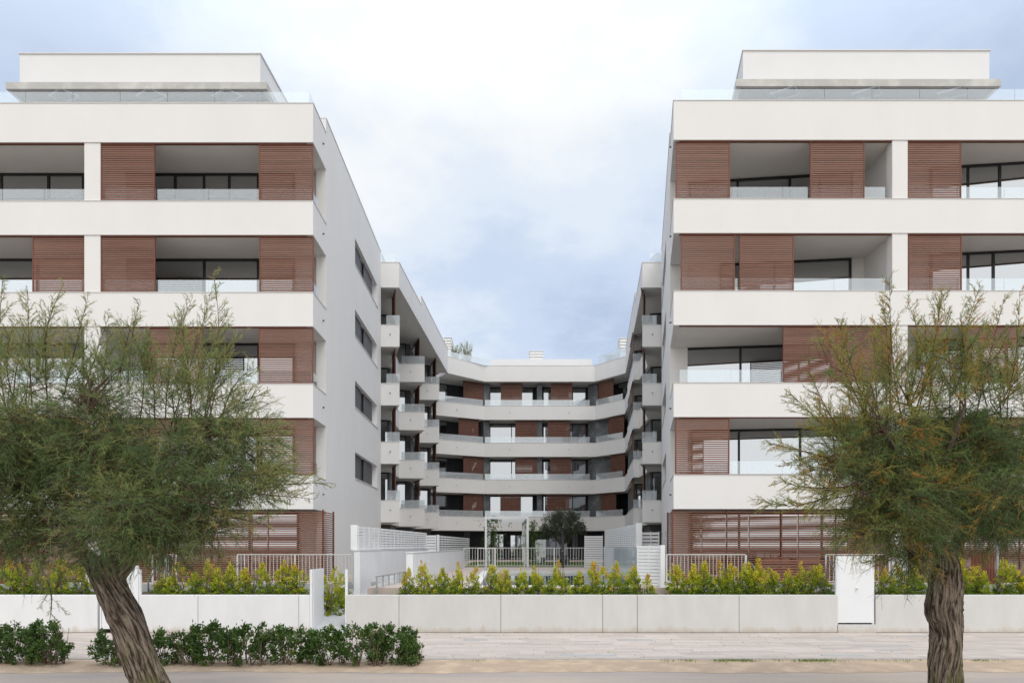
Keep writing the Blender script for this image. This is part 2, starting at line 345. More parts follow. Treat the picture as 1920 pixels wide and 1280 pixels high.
# ------------------------------------------------------------------ generic parts
SLAT_PITCH = 0.0725
slat_cache = {}
def slat_mesh(w_, ang, h=0.041, t=0.03):
    k = (round(w_, 3), round(ang, 4), h)
    if k not in slat_cache:
        mb = MB(); c, s = math.cos(ang), math.sin(ang)
        mb.seg((0, 0), (w_ * c, w_ * s), t, 0, h); me = mb.mesh('slat'); me.materials.append(M['brown']); slat_cache[k] = me
    return slat_cache[k]
def shutter(parent, p, q, z0, z1, stile=1, single=True, material='brown', pitch=SLAT_PITCH, h=0.048, t=0.03):
    """horizontal slatted sliding shutter between plan points p and q"""
    mb = MB(); l = math.hypot(q[0] - p[0], q[1] - p[1]); ang = math.atan2(q[1] - p[1], q[0] - p[0])
    u = ((q[0] - p[0]) / l, (q[1] - p[1]) / l)
    def at(d): return (p[0] + u[0] * d, p[1] + u[1] * d)
    sw = 0.035
    mb.seg(at(0), at(sw), 0.05, z0, z1, -0.008); mb.seg(at(l - sw), at(l), 0.05, z0, z1, -0.008)
    mb.seg(at(sw), at(l - sw), 0.045, z0, z0 + 0.035); mb.seg(at(sw), at(l - sw), 0.045, z1 - 0.03, z1)
    n = int((z1 - z0 - 0.07) / pitch)
    if not single:
        for k in range(n):
            z = z0 + 0.05 + k * (z1 - z0 - 0.08) / n; mb.seg(at(sw), at(l - sw), t, z, z + h, 0.004)
        return build(mb, 'sliding_shutter', material, parent)
    o = build(mb, 'sliding_shutter', 'brown2', parent)
    me = slat_mesh(l - 2 * sw, ang)
    for k in range(n):
        z = z0 + 0.055 + k * (z1 - z0 - 0.08) / n
        place('slat', me, o, (*at(sw), z))
    return o
def window(parent, p, q, z0, z1, mull=(), glass='pane', fw=0.075, name='window'):
    """p->q plan line (left to right seen from outside), outer face at the line"""
    mb = MB(); l = math.hypot(q[0] - p[0], q[1] - p[1]); u = ((q[0] - p[0]) / l, (q[1] - p[1]) / l)
    def at(d): return (p[0] + u[0] * d, p[1] + u[1] * d)
    mb.seg(at(0), at(l), 0.09, z1 - fw, z1); mb.seg(at(0), at(l), 0.09, z0, z0 + 0.05)
    mb.seg(at(0), at(fw), 0.09, z0 + 0.05, z1 - fw); mb.seg(at(l - fw), at(l), 0.09, z0 + 0.05, z1 - fw)
    cuts = [fw] + [m * l for m in mull] + [l - fw]
    for m in mull: mb.seg(at(m * l - fw / 2), at(m * l + fw / 2), 0.085, z0 + 0.05, z1 - fw, 0.003)
    o = build(mb, name, 'black', parent)
    for i in range(len(cuts) - 1):
        a = cuts[i] + (fw / 2 if i else 0); b = cuts[i + 1] - (fw / 2 if i < len(cuts) - 2 else 0)
        if b - a < 0.05: continue
        pm = MB().seg(at(a), at(b), 0.02, z0 + 0.05, z1 - fw, 0.035 + 0.012 * (i % 2))
        build(pm, 'pane', glass, o)
    return o
def glass_run(parent, p, q, z0, z1, every=1.5, m='glass', edge=0.0):
    l = math.hypot(q[0] - p[0], q[1] - p[1]); n = max(1, round(l / every))
    for i in range(n):
        a = lerp(p, q, i / n + (0.006 / l if i else 0)); b = lerp(p, q, (i + 1) / n - 0.006 / l)
        build(MB().seg(a, b, 0.016, z0, z1), 'glass_panel', m, parent)

# ------------------------------------------------------------------ ground, road, pavement
g = build(MB().box(-1500, 1500, -1500, 1500, -0.5, -0.30), 'ground', 'ground', kind='structure'); g['label'] = 'sandy ground reaching the horizon'
road = build(MB().box(-60, 60, 3.0, 13.45, -0.29, -0.055), 'road', 'road', kind='structure'); road['label'] = 'dusty grey asphalt road in the foreground'
# sand verge with an uneven road-side edge
rng = random.Random(3)
def sheet(name, m, x0, x1, y0f, y1f, zf, nx, ny):
    vs, fs = [], []
    for i in range(nx + 1):
        x = x0 + (x1 - x0) * i / nx
        for j in range(ny + 1):
            tj = j / ny; y = y0f(x) + (y1f(x) - y0f(x)) * tj; vs.append((x, y, zf(x, y, tj)))
    for i in range(nx):
        for j in range(ny):
            a = i * (ny + 1) + j; fs.append((a, a + ny + 1, a + ny + 2, a + 1))
    mb = MB(); mb.v = vs; mb.f = fs
    return build(mb, name, m, kind='structure', smooth=True)
def wob(x, s=0.0): return 0.5 * math.sin(x * 0.9 + s) + 0.3 * math.sin(x * 2.3 + 1.3 + s) + 0.2 * math.sin(x * 5.7 + s * 2) + 0.12 * math.sin(x * 11.9 + s)
sheet('sand_verge', 'sand', -40, 40, lambda x: 13.2 + 0.14 * wob(x), lambda x: 14.38,
      lambda x, y, tj: -0.051 + 0.05 * math.sin(min(1, tj * 1.4) * 1.57) + 0.012 * wob(x * 3 + y * 5) * min(1, tj * 4) * (1 - tj * 0.6), 500, 14)['label'] = 'sand verge between road and pavement'
base = build(MB().box(-40, 40, 14.38, 18.78, -0.29, -0.004), 'pavement', 'joint', kind='structure'); base['label'] = 'pavement of long beige stone slabs'
# slabs: long stone strips in rows
rng = random.Random(11)
cand = []; y = 14.62; row = 0
build(MB().box(-40, 40, 14.40, 14.60, -0.10, 0.004), 'kerb', 'kerb', base)
while y < 18.74:
    d = [0.18, 0.24, 0.30][row % 3]; d = min(d, 18.76 - y); x = -20.0 - rng.random()
    while x < 20:
        l_ = rng.choice([0.6, 0.9, 1.2]); cand.append((x, y, l_, round(d, 3), rng.choice([0, 0, 1, 1, 2, 2, 3, 0, 1]) if rng.random() > 0.035 else 4)); x += l_
    y += d; row += 1
vis = [c for c in cand if abs(c[0] + c[2] / 2 - 0.15) < 0.76 * c[1]]
vis.sort(key=lambda c: -(c[2] * c[3]) / c[1] ** 3)
chosen = set(map(id, vis[:298])); slab_cache = {}; rest = [MB() for _ in range(5)]
for c in cand:
    x, y_, l_, d, mi = c
    h = 0.0 + rng.uniform(-0.001, 0.002)
    if id(c) in chosen:
        k = (l_, d, mi)
        if k not in slab_cache:
            me = MB().box(0.003, l_ - 0.003, 0.003, d - 0.003, -0.02, 0.002).mesh('paving_slab'); me.materials.append(M['slab%d' % mi]); slab_cache[k] = me
        place('paving_slab', slab_cache[k], base, (x, y_, h))
    else: rest[mi].box(x + 0.003, x + l_ - 0.003, y_ + 0.003, y_ + d - 0.003, -0.02, 0.002 + h)
rm = MB(); mats = []
me = None
allv, allf, mi_ = [], [], []
for i, r_ in enumerate(rest):
    b = len(allv); allv += r_.v; allf += [tuple(k + b for k in f) for f in r_.f]; mi_ += [i] * len(r_.f)
rm.v = allv; rm.f = allf
o = build(rm, 'distant_paving_slabs', 'slab0', base, kind='stuff')
for i in range(1, 5): o.data.materials.append(M['slab%d' % i])
o.data.polygons.foreach_set('material_index', mi_)

# terrace, planting beds, path
PXL, PXR, PY0, PY1 = -0.75, 5.0, 21.0, 32.8
tb = MB()
tb.box(-26, -5.6, 21.9, 23.6, 0, TER); tb.box(-4.05, PXL - .3, 20.2, 23.6, 0, TER); tb.box(PXR + .3, 26, 21.9, 23.6, 0, TER)
tb.box(PXL - .3, PXR + .3, 20.2, PY0 - .3, 0, TER); tb.box(-26, PXL - .3, 23.6, 70, 0, TER); tb.box(PXR + .3, 26, 23.6, 70, 0, TER)
tb.box(PXL - .3, PXR + .3, PY1 + .3, 70, 0, TER); tb.box(PXR + .3, 4.0 + 1.4, 20.2, 21.9, 0, TER); tb.box(-5.6, -4.05, 23.3, 23.6, 0, TER)
o = build(tb, 'courtyard_terrace', 'paving', kind='structure'); o['label'] = 'raised pinkish tiled courtyard terrace'
bed = MB()
bed.box(-26, -5.6, 19.02, 21.9, 0, TER - 0.22); bed.box(-4.3, 5.4, 19.02, 20.2, 0, TER - 0.20); bed.box(5.4, 26, 19.02, 21.9, 0, TER - 0.22)
o = build(bed, 'planting_bed', 'soil', kind='structure'); o['label'] = 'soil beds behind the front walls'
rt = MB(); rt.box(-26, -5.6, 21.84, 21.9, 0.5, TER + 0.02); rt.box(5.45, 26, 21.84, 21.9, 0.5, TER + 0.02); rt.box(-5.6, -4.4, 23.24, 23.3, 0.2, TER + 0.02)
o = build(rt, 'retaining_face', 'retain', kind='structure'); o['label'] = 'grey rendered retaining face below the terrace'
pa = MB(); 
pa.hexa([(-5.35, 18.6, -.1), (-4.33, 18.6, -.1), (-4.33, 23.3, -.1), (-5.35, 23.3, -.1)], [(-5.35, 18.6, .002), (-4.33, 18.6, .002), (-4.33, 23.3, .95), (-5.35, 23.3, .95)])
o = build(pa, 'garden_path', 'path', kind='structure'); o['label'] = 'pale ramp path rising behind the open gate'
kb = MB(); kb.hexa([(-5.6, 18.82, 0), (-5.35, 18.82, 0), (-5.35, 23.3, 0), (-5.6, 23.3, 0)], [(-5.6, 18.82, .12), (-5.35, 18.82, .12), (-5.35, 23.3, 1.1), (-5.6, 23.3, 1.1)])
o = build(kb, 'path_kerb', 'whitewall', kind='structure'); o['label'] = 'white sloping kerb beside the ramp path'

# pool
pool = thing('swimming_pool', 'rectangular swimming pool with pale coping in the courtyard', 'swimming pool', (2.1, 27, TER))
cp = MB(); cp.box(PXL - .3, PXR + .3, PY0 - .3, PY0, 0.3, TER + .03); cp.box(PXL - .3, PXR + .3, PY1, PY1 + .3, .3, TER + .03)
cp.box(PXL - .3, PXL, PY0, PY1, .3, TER + .03); cp.box(PXR, PXR + .3, PY0, PY1, .3, TER + .03)
build(cp, 'coping', 'coppool', pool)
build(MB().box(PXL, PXR, PY0, PY1, 0.3, TER - .09), 'water', 'water', pool)

# lawn strip behind pool fence: flat base plus blades
o = build(MB().box(-2.3, 8.5, 39.6, 50, TER, TER + 0.03), 'lawn_base', 'lawn', kind='structure'); o['label'] = 'green lawn behind the pool fence'

# ------------------------------------------------------------------ left building
YL = 23.17; XL = -6.48; XE = -26.0
def lx(px, d=YL): return PX(px, d)
LB = thing('apartment_building', 'left white apartment block with brown slatted shutters and long balconies', 'building', (-15, 30, 0))
# body
body = MB()
for z0, z1 in [(TER, WROOF - 0.9)]:
    body.prism([(XE, 25.2), (XL - .35, 25.2), (XL - .35, 36.2), (XE, 36.2)], z0, z1)
body.box(-6.84, XL - 0.005, 24.86, 25.2, TER, ROOF - .3)
build(body, 'wall', 'stucco', LB)
WZ = [(E + 2.94, E + 4.08), (E + 6.05, E + 7.19), (E + 9.16, E + 10.29), (E + 12.27, E + 13.39)]
def side_wall(B, pa_, pb_, sgn, wy0, wy1, nm='side_wall'):
    """pa_ near, pb_ far plan points; windows between depths wy0..wy1; sgn thickness side"""
    def at(y): return lerp(pa_, pb_, (y - pa_[1]) / (pb_[1] - pa_[1]))
    T = 0.35 * sgn
    mb = MB(); z = TER
    rows = [(E + 0.35, E + 0.62)] + WZ
    for a, b in rows:
        mb.seg(at(pa_[1]), at(pb_[1]), T, z, a); mb.seg(at(pa_[1]), at(wy0), T, a, b)
        if a == rows[0][0]: mb.seg(at(31.6), at(33.8), T, a, b); mb.seg(at(35.2), at(pb_[1]), T, a, b)
        else: mb.seg(at(wy1), at(pb_[1]), T, a, b)
        z = b
    mb.seg(at(pa_[1]), at(pb_[1]), T, z, WROOF)
    build(mb, nm, 'stucco', B)
    cpb = MB().seg(at(pa_[1] - 0.01), at(pb_[1]), T * 1.15, WROOF, WROOF + 0.03, -0.02 * sgn)
    build(cpb, 'coping', 'coping', B)
    for a, b in WZ:
        # folding grey panels in the recess
        w_ = wy1 - wy0; fr = MB()
        fr.seg(at(wy0), at(wy1), 0.05 * sgn, b - 0.05, b, 0.28 * sgn); fr.seg(at(wy0), at(wy1), 0.05 * sgn, a, a + 0.05, 0.28 * sgn)
        wo = build(fr, 'side_window', 'black', B)
        cuts = [(0, .10, 'shutdark', .22), (.10, .36, 'shutgrey', .15), (.36, .50, 'shutdark', .22), (.50, .88, 'shutgrey', .15), (.88, 1.0, 'pane', .25)]
        for c0, c1, mm, dd in cuts:
            build(MB().seg(at(wy0 + w_ * c0), at(wy0 + w_ * c1), 0.03 * sgn, a + 0.0, b - 0.0, dd * sgn), 'folding_shutter' if mm != 'pane' else 'pane', mm, wo)
        build(MB().seg(at(wy0 - 0.02), at(wy1 + 0.25), 0.05 * sgn, a - 0.03, a, -0.03 * sgn), 'sill', 'coping', B)
side_wall(LB, (XL, 24.86), (-6.53, 36.2), 1, 29.8, 35.1)
# wait: thickness to the left of near->far direction (0,1) is -x : correct for the left block
# loggia bands
def bands(B, line, backpoly, tops, spouts=()):
    for k, (zt, zb) in enumerate(tops):
        mb = MB(); strip(mb, line, 0.2, zb, zt)
        build(mb, 'balcony_parapet', 'stucco', B)
        inner = offset(line, 0.2)
        sb = MB().prism(inner + backpoly, zb, zb + 0.3); build(sb, 'balcony_slab', 'soffit', B)
        build(MB().prism(inner + backpoly, zb + 0.304, zb + 0.312), 'floor_tiling', 'deck', B)
        cb = MB(); strip(cb, line, 0.24, zt, zt + 0.016, -0.02); build(cb, 'coping', 'coping', B)
lineL = [(XE, YL), (XL, YL), (XL, 24.86)]
tops = [(TOP[k], BOT[k]) for k in range(4)] + [(ROOF, BOT[4])]
bands(LB, lineL, [(XL - 0.36, 24.86), (XL - .36, 25.2), (XE, 25.2)], tops)
# piers
for k in range(-1, 4):
    z0 = TOP[k] + .025 if k >= 0 else TER; z1 = BOT[k + 1]
    for a, b in [(157, 187), (-330, -300)]:
        build(MB().box(lx(a), lx(b), YL + .03, YL + .38, z0, z1), 'pier', 'stucco', LB, bevel=0.006)
    build(MB().box(lx(157) + .1, lx(157) + .35, YL + .38, 25.2, z0, z1), 'party_wall', 'stucco', LB)
ysh = YL + 0.07
Lsh = {3: [(187, 288), (484, 586)], 2: [(58, 157), (187, 289), (485, 587)], 1: [(277, 378), (484, 586)], 0: [(280, 381), (487, 588), (-20, 82)]}
for k, lst in Lsh.items():
    tr = MB().box(XE, XL - 0.22, ysh - 0.02, ysh + 0.07, BOT[k + 1] - 0.03, BOT[k + 1] - 0.002); build(tr, 'shutter_track', 'brown2', LB)
    build(MB().box(XE, XL - 0.02, ysh - 0.03, ysh + 0.08, TOP[k] + 0.026, TOP[k] + 0.034), 'lower_track', 'brown2', LB)
    for a, b in lst: shutter(LB, (lx(a), ysh), (lx(b), ysh), TOP[k] + 0.035, BOT[k + 1] - 0.032)
# windows behind the loggias
yw = 25.08
Lw = {3: [(190, 552, [.38, .53, .66, .81]), (-360, 157, [.45, .7, .87])], 2: [(190, 552, [.53, .81]), (-360, 157, [.3, .6, .83])],
      1: [(270, 552, [.25, .5, .76]), (-360, 157, [.3, .6, .83])], 0: [(190, 552, [.28, .56, .81]), (-360, 157, [.3, .6, .83])], -1: [(190, 560, [.2, .5, .75]), (-360, 157, [.3, .6, .83])]}
for k, lst in Lw.items():
    z0 = BOT[k] + 0.3 if k >= 0 else TER + .02; z1 = BOT[k + 1] - 0.01
    for a, b, ml in lst: window(LB, (PX(a, yw), yw), (PX(b, yw), yw), z0, z1, ml)
# glass balustrades
for k in range(4):
    zt = TOP[k] + 0.03
    glass_run(LB, (lx(290), YL + .16), (lx(587) - .1, YL + .16), zt, zt + 0.46, 1.7)
    glass_run(LB, (lx(190), YL + .16), (lx(290), YL + .16), zt, zt + 0.46, 1.7)
    glass_run(LB, (lx(-320), YL + .16), (lx(157), YL + .16), zt, zt + 0.46, 1.55)
    glass_run(LB, (XL - .1, YL + .2), (XL - .1, YL + .9), zt, zt + 0.46, 1.7)
glass_run(LB, (XE, YL + .12), (lx(578), YL + .12), ROOF + .03, ROOF + .47, 1.58)
glass_run(LB, (lx(578), YL + .14), (lx(578), 24.8), ROOF + .03, ROOF + .47, 1.7)
# ground floor slatted screens
def screen(B, pts, z0, z1, every=1.84, posts=True):
    st = MB(); po = MB()
    for p, q in zip(pts[:-1], pts[1:]):
        l = math.hypot(q[0] - p[0], q[1] - p[1]); n = max(1, round(l / every)); k = 0
        nz = int((z1 - z0) / SLAT_PITCH)
        for i in range(n):
            a = lerp(p, q, i / n); b = lerp(p, q, (i + 1) / n); e_ = 0.03 / (l / n)
            a2 = lerp(a, b, e_); b2 = lerp(a, b, 1 - e_)
            for j in range(nz): st.seg(a2, b2, 0.028, z0 + 0.02 + j * SLAT_PITCH, z0 + 0.058 + j * SLAT_PITCH)
            build(MB().seg(a, lerp(a, b, e_ * 1.0), 0.06, z0, z1, -0.01), 'post', 'brown2', B)
        build(MB().seg(lerp(p, q, 1 - .03 / l), q, 0.06, z0, z1, -0.01), 'post', 'brown2', B)
    build(st, 'slat', 'brown', B, kind='stuff')
yg = YL + .10
gs = thing('slatted_screen', 'ground floor brown slatted screen of the left block, behind the steel handrails', 'screen', (-10, yg, TER))
screen(gs, [(PX(187, yg), yg), (XL + 0.33, yg), (XL + 0.33, 24.7)], TER + .02, BOT[0] - .01)
gs = thing('slatted_screen', 'ground floor brown slatted screen at the far left edge behind the tree', 'screen', (-18, yg, TER))
screen(gs, [(XE, yg), (PX(157, yg), yg)], TER + .02, BOT[0] - .01)

build(MB().box(XE, -6.9, 25.3, 35.9, E + 14.6, E + 14.64), 'roof_deck', 'deck', LB)
# penthouse on the left block
PHL = MB().prism([(-18.16, 25.6), (-9.14, 25.6), (-8.75, 35.5), (-18.16, 35.5)], E + 16.95, E + 18.4)
build(PHL, 'penthouse_parapet', 'stucco2', LB)
build(MB().prism([(-18.2, 25.56), (-9.10, 25.56), (-8.71, 35.5), (-18.2, 35.5)], E + 18.4, E + 18.43), 'coping', 'coping', LB)
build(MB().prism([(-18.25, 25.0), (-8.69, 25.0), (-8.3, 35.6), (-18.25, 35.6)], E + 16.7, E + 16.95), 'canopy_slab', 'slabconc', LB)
window(LB, (-17.6, 27.4), (-9.4, 27.4), E + 14.0, E + 16.7, [.2, .4, .6, .8])
build(MB().box(-17.8, -9.2, 27.5, 35.4, E + 14.6, E + 16.69), 'penthouse_wall', 'stucco2', LB)
def awnings(B, xs, y):
    for x in xs:
        mb = MB(); z = E + 16.58
        mb.tube([(x - 1.35, y, z), (x + 1.35, y, z)], 0.06, 10)
        mb.tube([(x, y - 0.08, z - .02), (x - .55, y - .5, z - .06), (x + .1, y - .9, z - .08)], 0.03, 6)
        mb.tube([(x, y - 0.08, z - .02), (x + .55, y - .5, z - .06), (x + .2, y - .9, z - .08)], 0.03, 6)
        mb.box(x - .12, x + .12, y - .12, y + .1, z - .14, z + .12)
        build(mb, 'folding_awning', 'fan', B)
build(MB().prism([(-18.1, 25.12), (-8.85, 25.12), (-8.45, 35.4), (-18.1, 35.4)], E + 16.675, E + 16.698), 'canopy_shade_sheet', 'shadesoffit', LB)  # thin dark sheet under the slab, painted-in shade of the underside
awnings(LB, (-16.2, -13.0, -10.2), 25.62)

# ------------------------------------------------------------------ right building
YR = 23.03; XR0 = 5.72; SR = 0.2
def rside(y): return (XR0 + SR * (y - YR), y)
def gl(x): return 25.75 - 0.117 * (x - 6.27)
XRE = 27.0
RB = thing('apartment_building', 'right white apartment block with brown slatted shutters and slanted inner side', 'building', (15, 30, 0))
body = MB().prism([(rside(25.75)[0] + .36, gl(6.6) + .12), (XRE, gl(XRE) + .12), (XRE, 36.3), (rside(36.3)[0] + .36, 36.3)], TER, WROOF - .9)
body.prism([rside(25.62), (rside(25.62)[0] + .6, 25.62), (rside(25.8)[0] + .6, 25.95), (rside(25.8)[0], 25.95)], TER, ROOF - .3) if False else None
body.prism([(6.245, 25.66), (6.9, 25.66), (6.9, 26.2), (6.40, 26.2)], TER, ROOF - .3)
build(body, 'wall', 'stucco', RB)
side_wall(RB, rside(25.75), rside(36.1), -1, 29.9, 35.1)
lineR = [rside(25.66), (XR0, YR), (XRE, YR)]
bands(RB, lineR, [(XRE, gl(XRE) + .13), (6.9, gl(6.9) + .13), (6.7, 25.66)], tops)
for k in range(-1, 4):
    z0 = TOP[k] + .025 if k >= 0 else TER; z1 = BOT[k + 1]
    build(MB().box(PX(1674, YR), PX(1703, YR), YR + .03, YR + .40, z0, z1), 'pier', 'stucco', RB, bevel=0.006)
    build(MB().box(PX(1674, YR) + .1, PX(1674, YR) + .35, YR + .40, 25.1, z0, z1), 'party_wall', 'stucco', RB)
ysr = YR + .07
Rsh = {3: [(1268, 1370), (1521, 1623), (1704, 1805)], 2: [(1278, 1379), (1388, 1490), (1705, 1806)], 1: [(1470, 1572), (1572, 1673), (1811, 1912)], 0: [(1267, 1369), (1830, 1931)]}
for k, lst in Rsh.items():
    build(MB().box(XR0 + .22, XRE, ysr - 0.02, ysr + 0.07, BOT[k + 1] - 0.03, BOT[k + 1] - 0.002), 'shutter_track', 'brown2', RB)
    build(MB().box(XR0 + .1, XRE, ysr - 0.03, ysr + 0.08, TOP[k] + 0.026, TOP[k] + 0.034), 'lower_track', 'brown2', RB)
    for i, (a, b) in enumerate(lst): shutter(RB, (PX(a, YR), ysr + (.0 if i % 2 == 0 else .001)), (PX(b, YR), ysr), TOP[k] + 0.035, BOT[k + 1] - 0.032)
Rw = {3: [(1293, 1600, [.3, .62, .8]), (1745, 2150, [.18, .33, .6, .8])], 2: [(1350, 1597, [.42]), (1745, 2150, [.18, .3, .6, .8])],
      1: [(1284, 1560, [.385, .85]), (1720, 2150, [.2, .4, .6, .8])], 0: [(1295, 1620, [.285, .64]), (1720, 2150, [.2, .4, .6, .8])], -1: [(1295, 1640, [.27, .5, .72]), (1720, 2150, [.2, .4, .6, .8])]}
def rpt(px):
    s = (px - 945) / F; x = s * (25.75 + 0.117 * 6.27) / (1 + 0.117 * s); return (x, gl(x))
for k, lst in Rw.items():
    z0 = BOT[k] + 0.3 if k >= 0 else TER + .02; z1 = BOT[k + 1] - 0.01
    for a, b, ml in lst: window(RB, rpt(a), rpt(b), z0, z1, ml)
for k in range(4):
    zt = TOP[k] + 0.03
    glass_run(RB, (XR0 + .25, YR + .16), (PX(1665, YR), YR + .16), zt, zt + 0.46, 1.7)
    glass_run(RB, (PX(1704, YR), YR + .16), (XRE, YR + .16), zt, zt + 0.46, 1.6)
glass_run(RB, (PX(1280, YR), YR + .12), (XRE, YR + .12), ROOF + .03, ROOF + .47, 1.6)
gs = thing('slatted_screen', 'ground floor brown slatted screen of the right block, left of the white garden gate', 'screen', (9, yg, TER))
screen(gs, [(XR0 + .3, 25.2), (XR0 - .03, YR + .1), (PX(1672, YR), YR + .1)], TER + .02, BOT[0] - .01, 1.83)
gs = thing('slatted_screen', 'ground floor brown slatted screen at the far right edge behind the tree', 'screen', (18, yg, TER))
screen(gs, [(PX(1704, YR), YR + .1), (XRE, YR + .1)], TER + .02, BOT[0] - .01)
build(MB().prism([(6.75, 26), (8.6, 35.9), (XRE, 35.9), (XRE, 24.2), (12, 25.3)], E + 14.6, E + 14.64), 'roof_deck', 'deck', RB)
build(MB().prism([(8.96, 25.6), (18.2, 25.6), (18.2, 35.5), (10.9, 35.5)], E + 16.95, E + 18.52), 'penthouse_parapet', 'stucco2', RB)
build(MB().prism([(8.92, 25.56), (18.24, 25.56), (18.24, 35.5), (10.86, 35.5)], E + 18.52, E + 18.55), 'coping', 'coping', RB)
build(MB().prism([(8.45, 24.85), (18.1, 24.85), (18.1, 35.6), (10.6, 35.6)], E + 16.7, E + 16.96), 'canopy_slab', 'slabconc', RB)
window(RB, (9.5, 27.3), (17.4, 27.3), E + 14.0, E + 16.7, [.2, .4, .6, .8])
build(MB().box(9.6, 17.5, 27.4, 35.4, E + 14.6, E + 16.69), 'penthouse_wall', 'stucco2', RB)
build(MB().prism([(8.65, 24.97), (17.95, 24.97), (17.95, 35.4), (10.7, 35.4)], E + 16.675, E + 16.698), 'canopy_shade_sheet', 'shadesoffit', RB)  # same dark sheet painting the shade below the right canopy
awnings(RB, (10.3, 13.3, 16.4), 25.5)
# small overflow spouts on side faces
def spout(B, p, d=(0, -1, 0)):
    q = (p[0] + d[0] * .07, p[1] + d[1] * .07, p[2]); build(MB().tube([p, q], 0.03, 8), 'spout', 'shutgrey', B)
for k in range(5):
    zc = (TOP[k] - .55) if k < 4 else ROOF - .65
    spout(LB, (XL - .01, 24.4, zc), (1, 0, 0)); spout(RB, (rside(24.6)[0], 24.6, zc), (-1, 0, 0))

# ------------------------------------------------------------------ stepped inner wings (left and right), parts of the rear building
CB = thing('apartment_building', 'rear white apartment block closing the courtyard, with stepped side wings', 'building', (3, 58, 0))
def wing(teeth_line, back, mass, roof_line, roofback, ystep, fronts, windows, shuts, sgn):
    for k in range(4):
        mb = MB(); strip(mb, teeth_line, -0.18 * sgn, BOT[k], TOP[k]); build(mb, 'balcony_parapet', 'stucco', CB)
        inner = offset(teeth_line, -0.18 * sgn)
        build(MB().prism(inner + back, BOT[k], BOT[k] + .3), 'balcony_slab', 'soffit', CB)
        cb = MB(); strip(cb, teeth_line, -0.22 * sgn, TOP[k], TOP[k] + .025, 0.02 * sgn); build(cb, 'coping', 'coping', CB)
        for (x0, x1, y) in fronts:
            spout(CB, ((x0 + x1) / 2, y + .01, TOP[k] - .5))
            g0, g1 = (x0, x1 - .28) if sgn > 0 else (x0 + .28, x1)
            glass_run(CB, (g0, y + .09), (g1, y + .09), TOP[k] + .03, TOP[k] + .55, 3, 'glass2')
            gx = g1 if sgn > 0 else g0
        for p, q in (shuts[1:] if sgn < 0 else shuts):
            e0 = lerp(p, q, -.25); e1 = lerp(p, q, 1.9); build(MB().seg(e0, e1, .06, BOT[k + 1] - .035, BOT[k + 1] - .002, .07), 'shutter_track', 'brown2', CB)
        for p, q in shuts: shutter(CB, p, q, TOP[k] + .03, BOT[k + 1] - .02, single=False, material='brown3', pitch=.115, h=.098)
        for p, q, ml in windows:
            window(CB, p, q, BOT[k] + .3, BOT[k + 1] - .01, ml, 'pane_r')
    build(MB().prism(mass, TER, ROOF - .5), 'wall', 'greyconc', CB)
    # roof edge
    a, b = roof_line[1], roof_line[2]
    s = lerp(a, b, (ystep - a[1]) / (b[1] - a[1]))
    m1 = MB(); strip(m1, [roof_line[0], a, s], -0.2 * sgn, BOT[4], ROOF); build(m1, 'roof_parapet', 'stucco', CB)
    m2 = MB(); strip(m2, [s, b], -0.2 * sgn, BOT[4], WROOF); build(m2, 'roof_parapet', 'stucco', CB)
    c1 = MB(); strip(c1, [roof_line[0], a, s], -0.24 * sgn, ROOF, ROOF + .025, .02 * sgn); strip(c1, [s, b], -0.24 * sgn, WROOF, WROOF + .025, .02 * sgn)
    build(c1, 'coping', 'coping', CB)
    inn = offset(roof_line, -0.2 * sgn)
    build(MB().prism(inn + roofback, BOT[4], BOT[4] + .3), 'roof_slab', 'soffit', CB)
# left wing: line runs from the near wall towards the rear; parapet thickness must fall on the building side (-x): left of travel = -x for +y travel
tl = [(-6.53, 36.21), (-5.54, 36.21), (-6.60, 40.0), (-6.75, 43.98), (-5.12, 44.0), (-6.23, 47.6), (-6.3, 49.38), (-4.69, 49.4), (-5.41, 52.0), (-5.75, 54.6)]
wing(tl, [(-13, 54.6), (-13, 36.21)],
     [(-13, 36.6), (-9, 36.6), (-9, 40.6), (-6.75, 40.6), (-6.95, 43.9), (-8.6, 44.1), (-8.6, 46.4), (-6.38, 46.4), (-6.5, 49.2), (-8, 49.6), (-8, 51.9), (-5.56, 51.9), (-5.95, 54.5), (-13, 54.5)],
     [(-6.53, 36.21), (-5.56, 36.21), (-4.46, 54.2)], [(-13, 54.2), (-13, 36.21)], 42.6,
     [(-6.53, -5.54, 36.21), (-6.9, -5.12, 44.0), (-6.4, -4.69, 49.4)],
     [((-8.9, 40.2), (-6.85, 40.5), [.5]), ((-8.5, 46.0), (-6.65, 46.3), [.55]), ((-7.9, 51.5), (-5.75, 51.8), [.5])],
     [((-5.78, 36.45), (-6.18, 37.9)), ((-5.62, 45.4), (-6.1, 46.95)), ((-4.98, 50.1), (-5.35, 51.5))], -1)
tr_ = [(8.40, 36.21), (7.34, 36.21), (8.45, 40.2), (8.6, 43.38), (8.23, 43.4), (9.08, 50.2), (9.35, 51.5), (9.66, 54.6)]
wing(tr_, [(14, 54.6), (14, 36.21)],
     [(14, 36.6), (10.5, 36.6), (10.5, 40.3), (8.62, 40.3), (8.85, 43.3), (10.8, 43.6), (10.8, 48), (9.15, 48), (9.9, 54.5), (14, 54.5)],
     [(8.40, 36.21), (7.34, 36.21), (9.65, 54.2)], [(14, 54.2), (14, 36.21)], 42.0,
     [(7.34, 8.4, 36.21), (8.23, 9.3, 43.4)],
     [((8.70, 40.25), (10.4, 39.95), [.35]), ((9.3, 47.95), (10.7, 47.7), [.4])],
     [((7.46, 36.5), (7.8, 37.7)), ((8.42, 44.2), (8.62, 45.7))], 1)
glass_run(CB, (-6.5, 36.3), (-5.75, 36.3), ROOF + .03, ROOF + .55, 2, 'glass2')
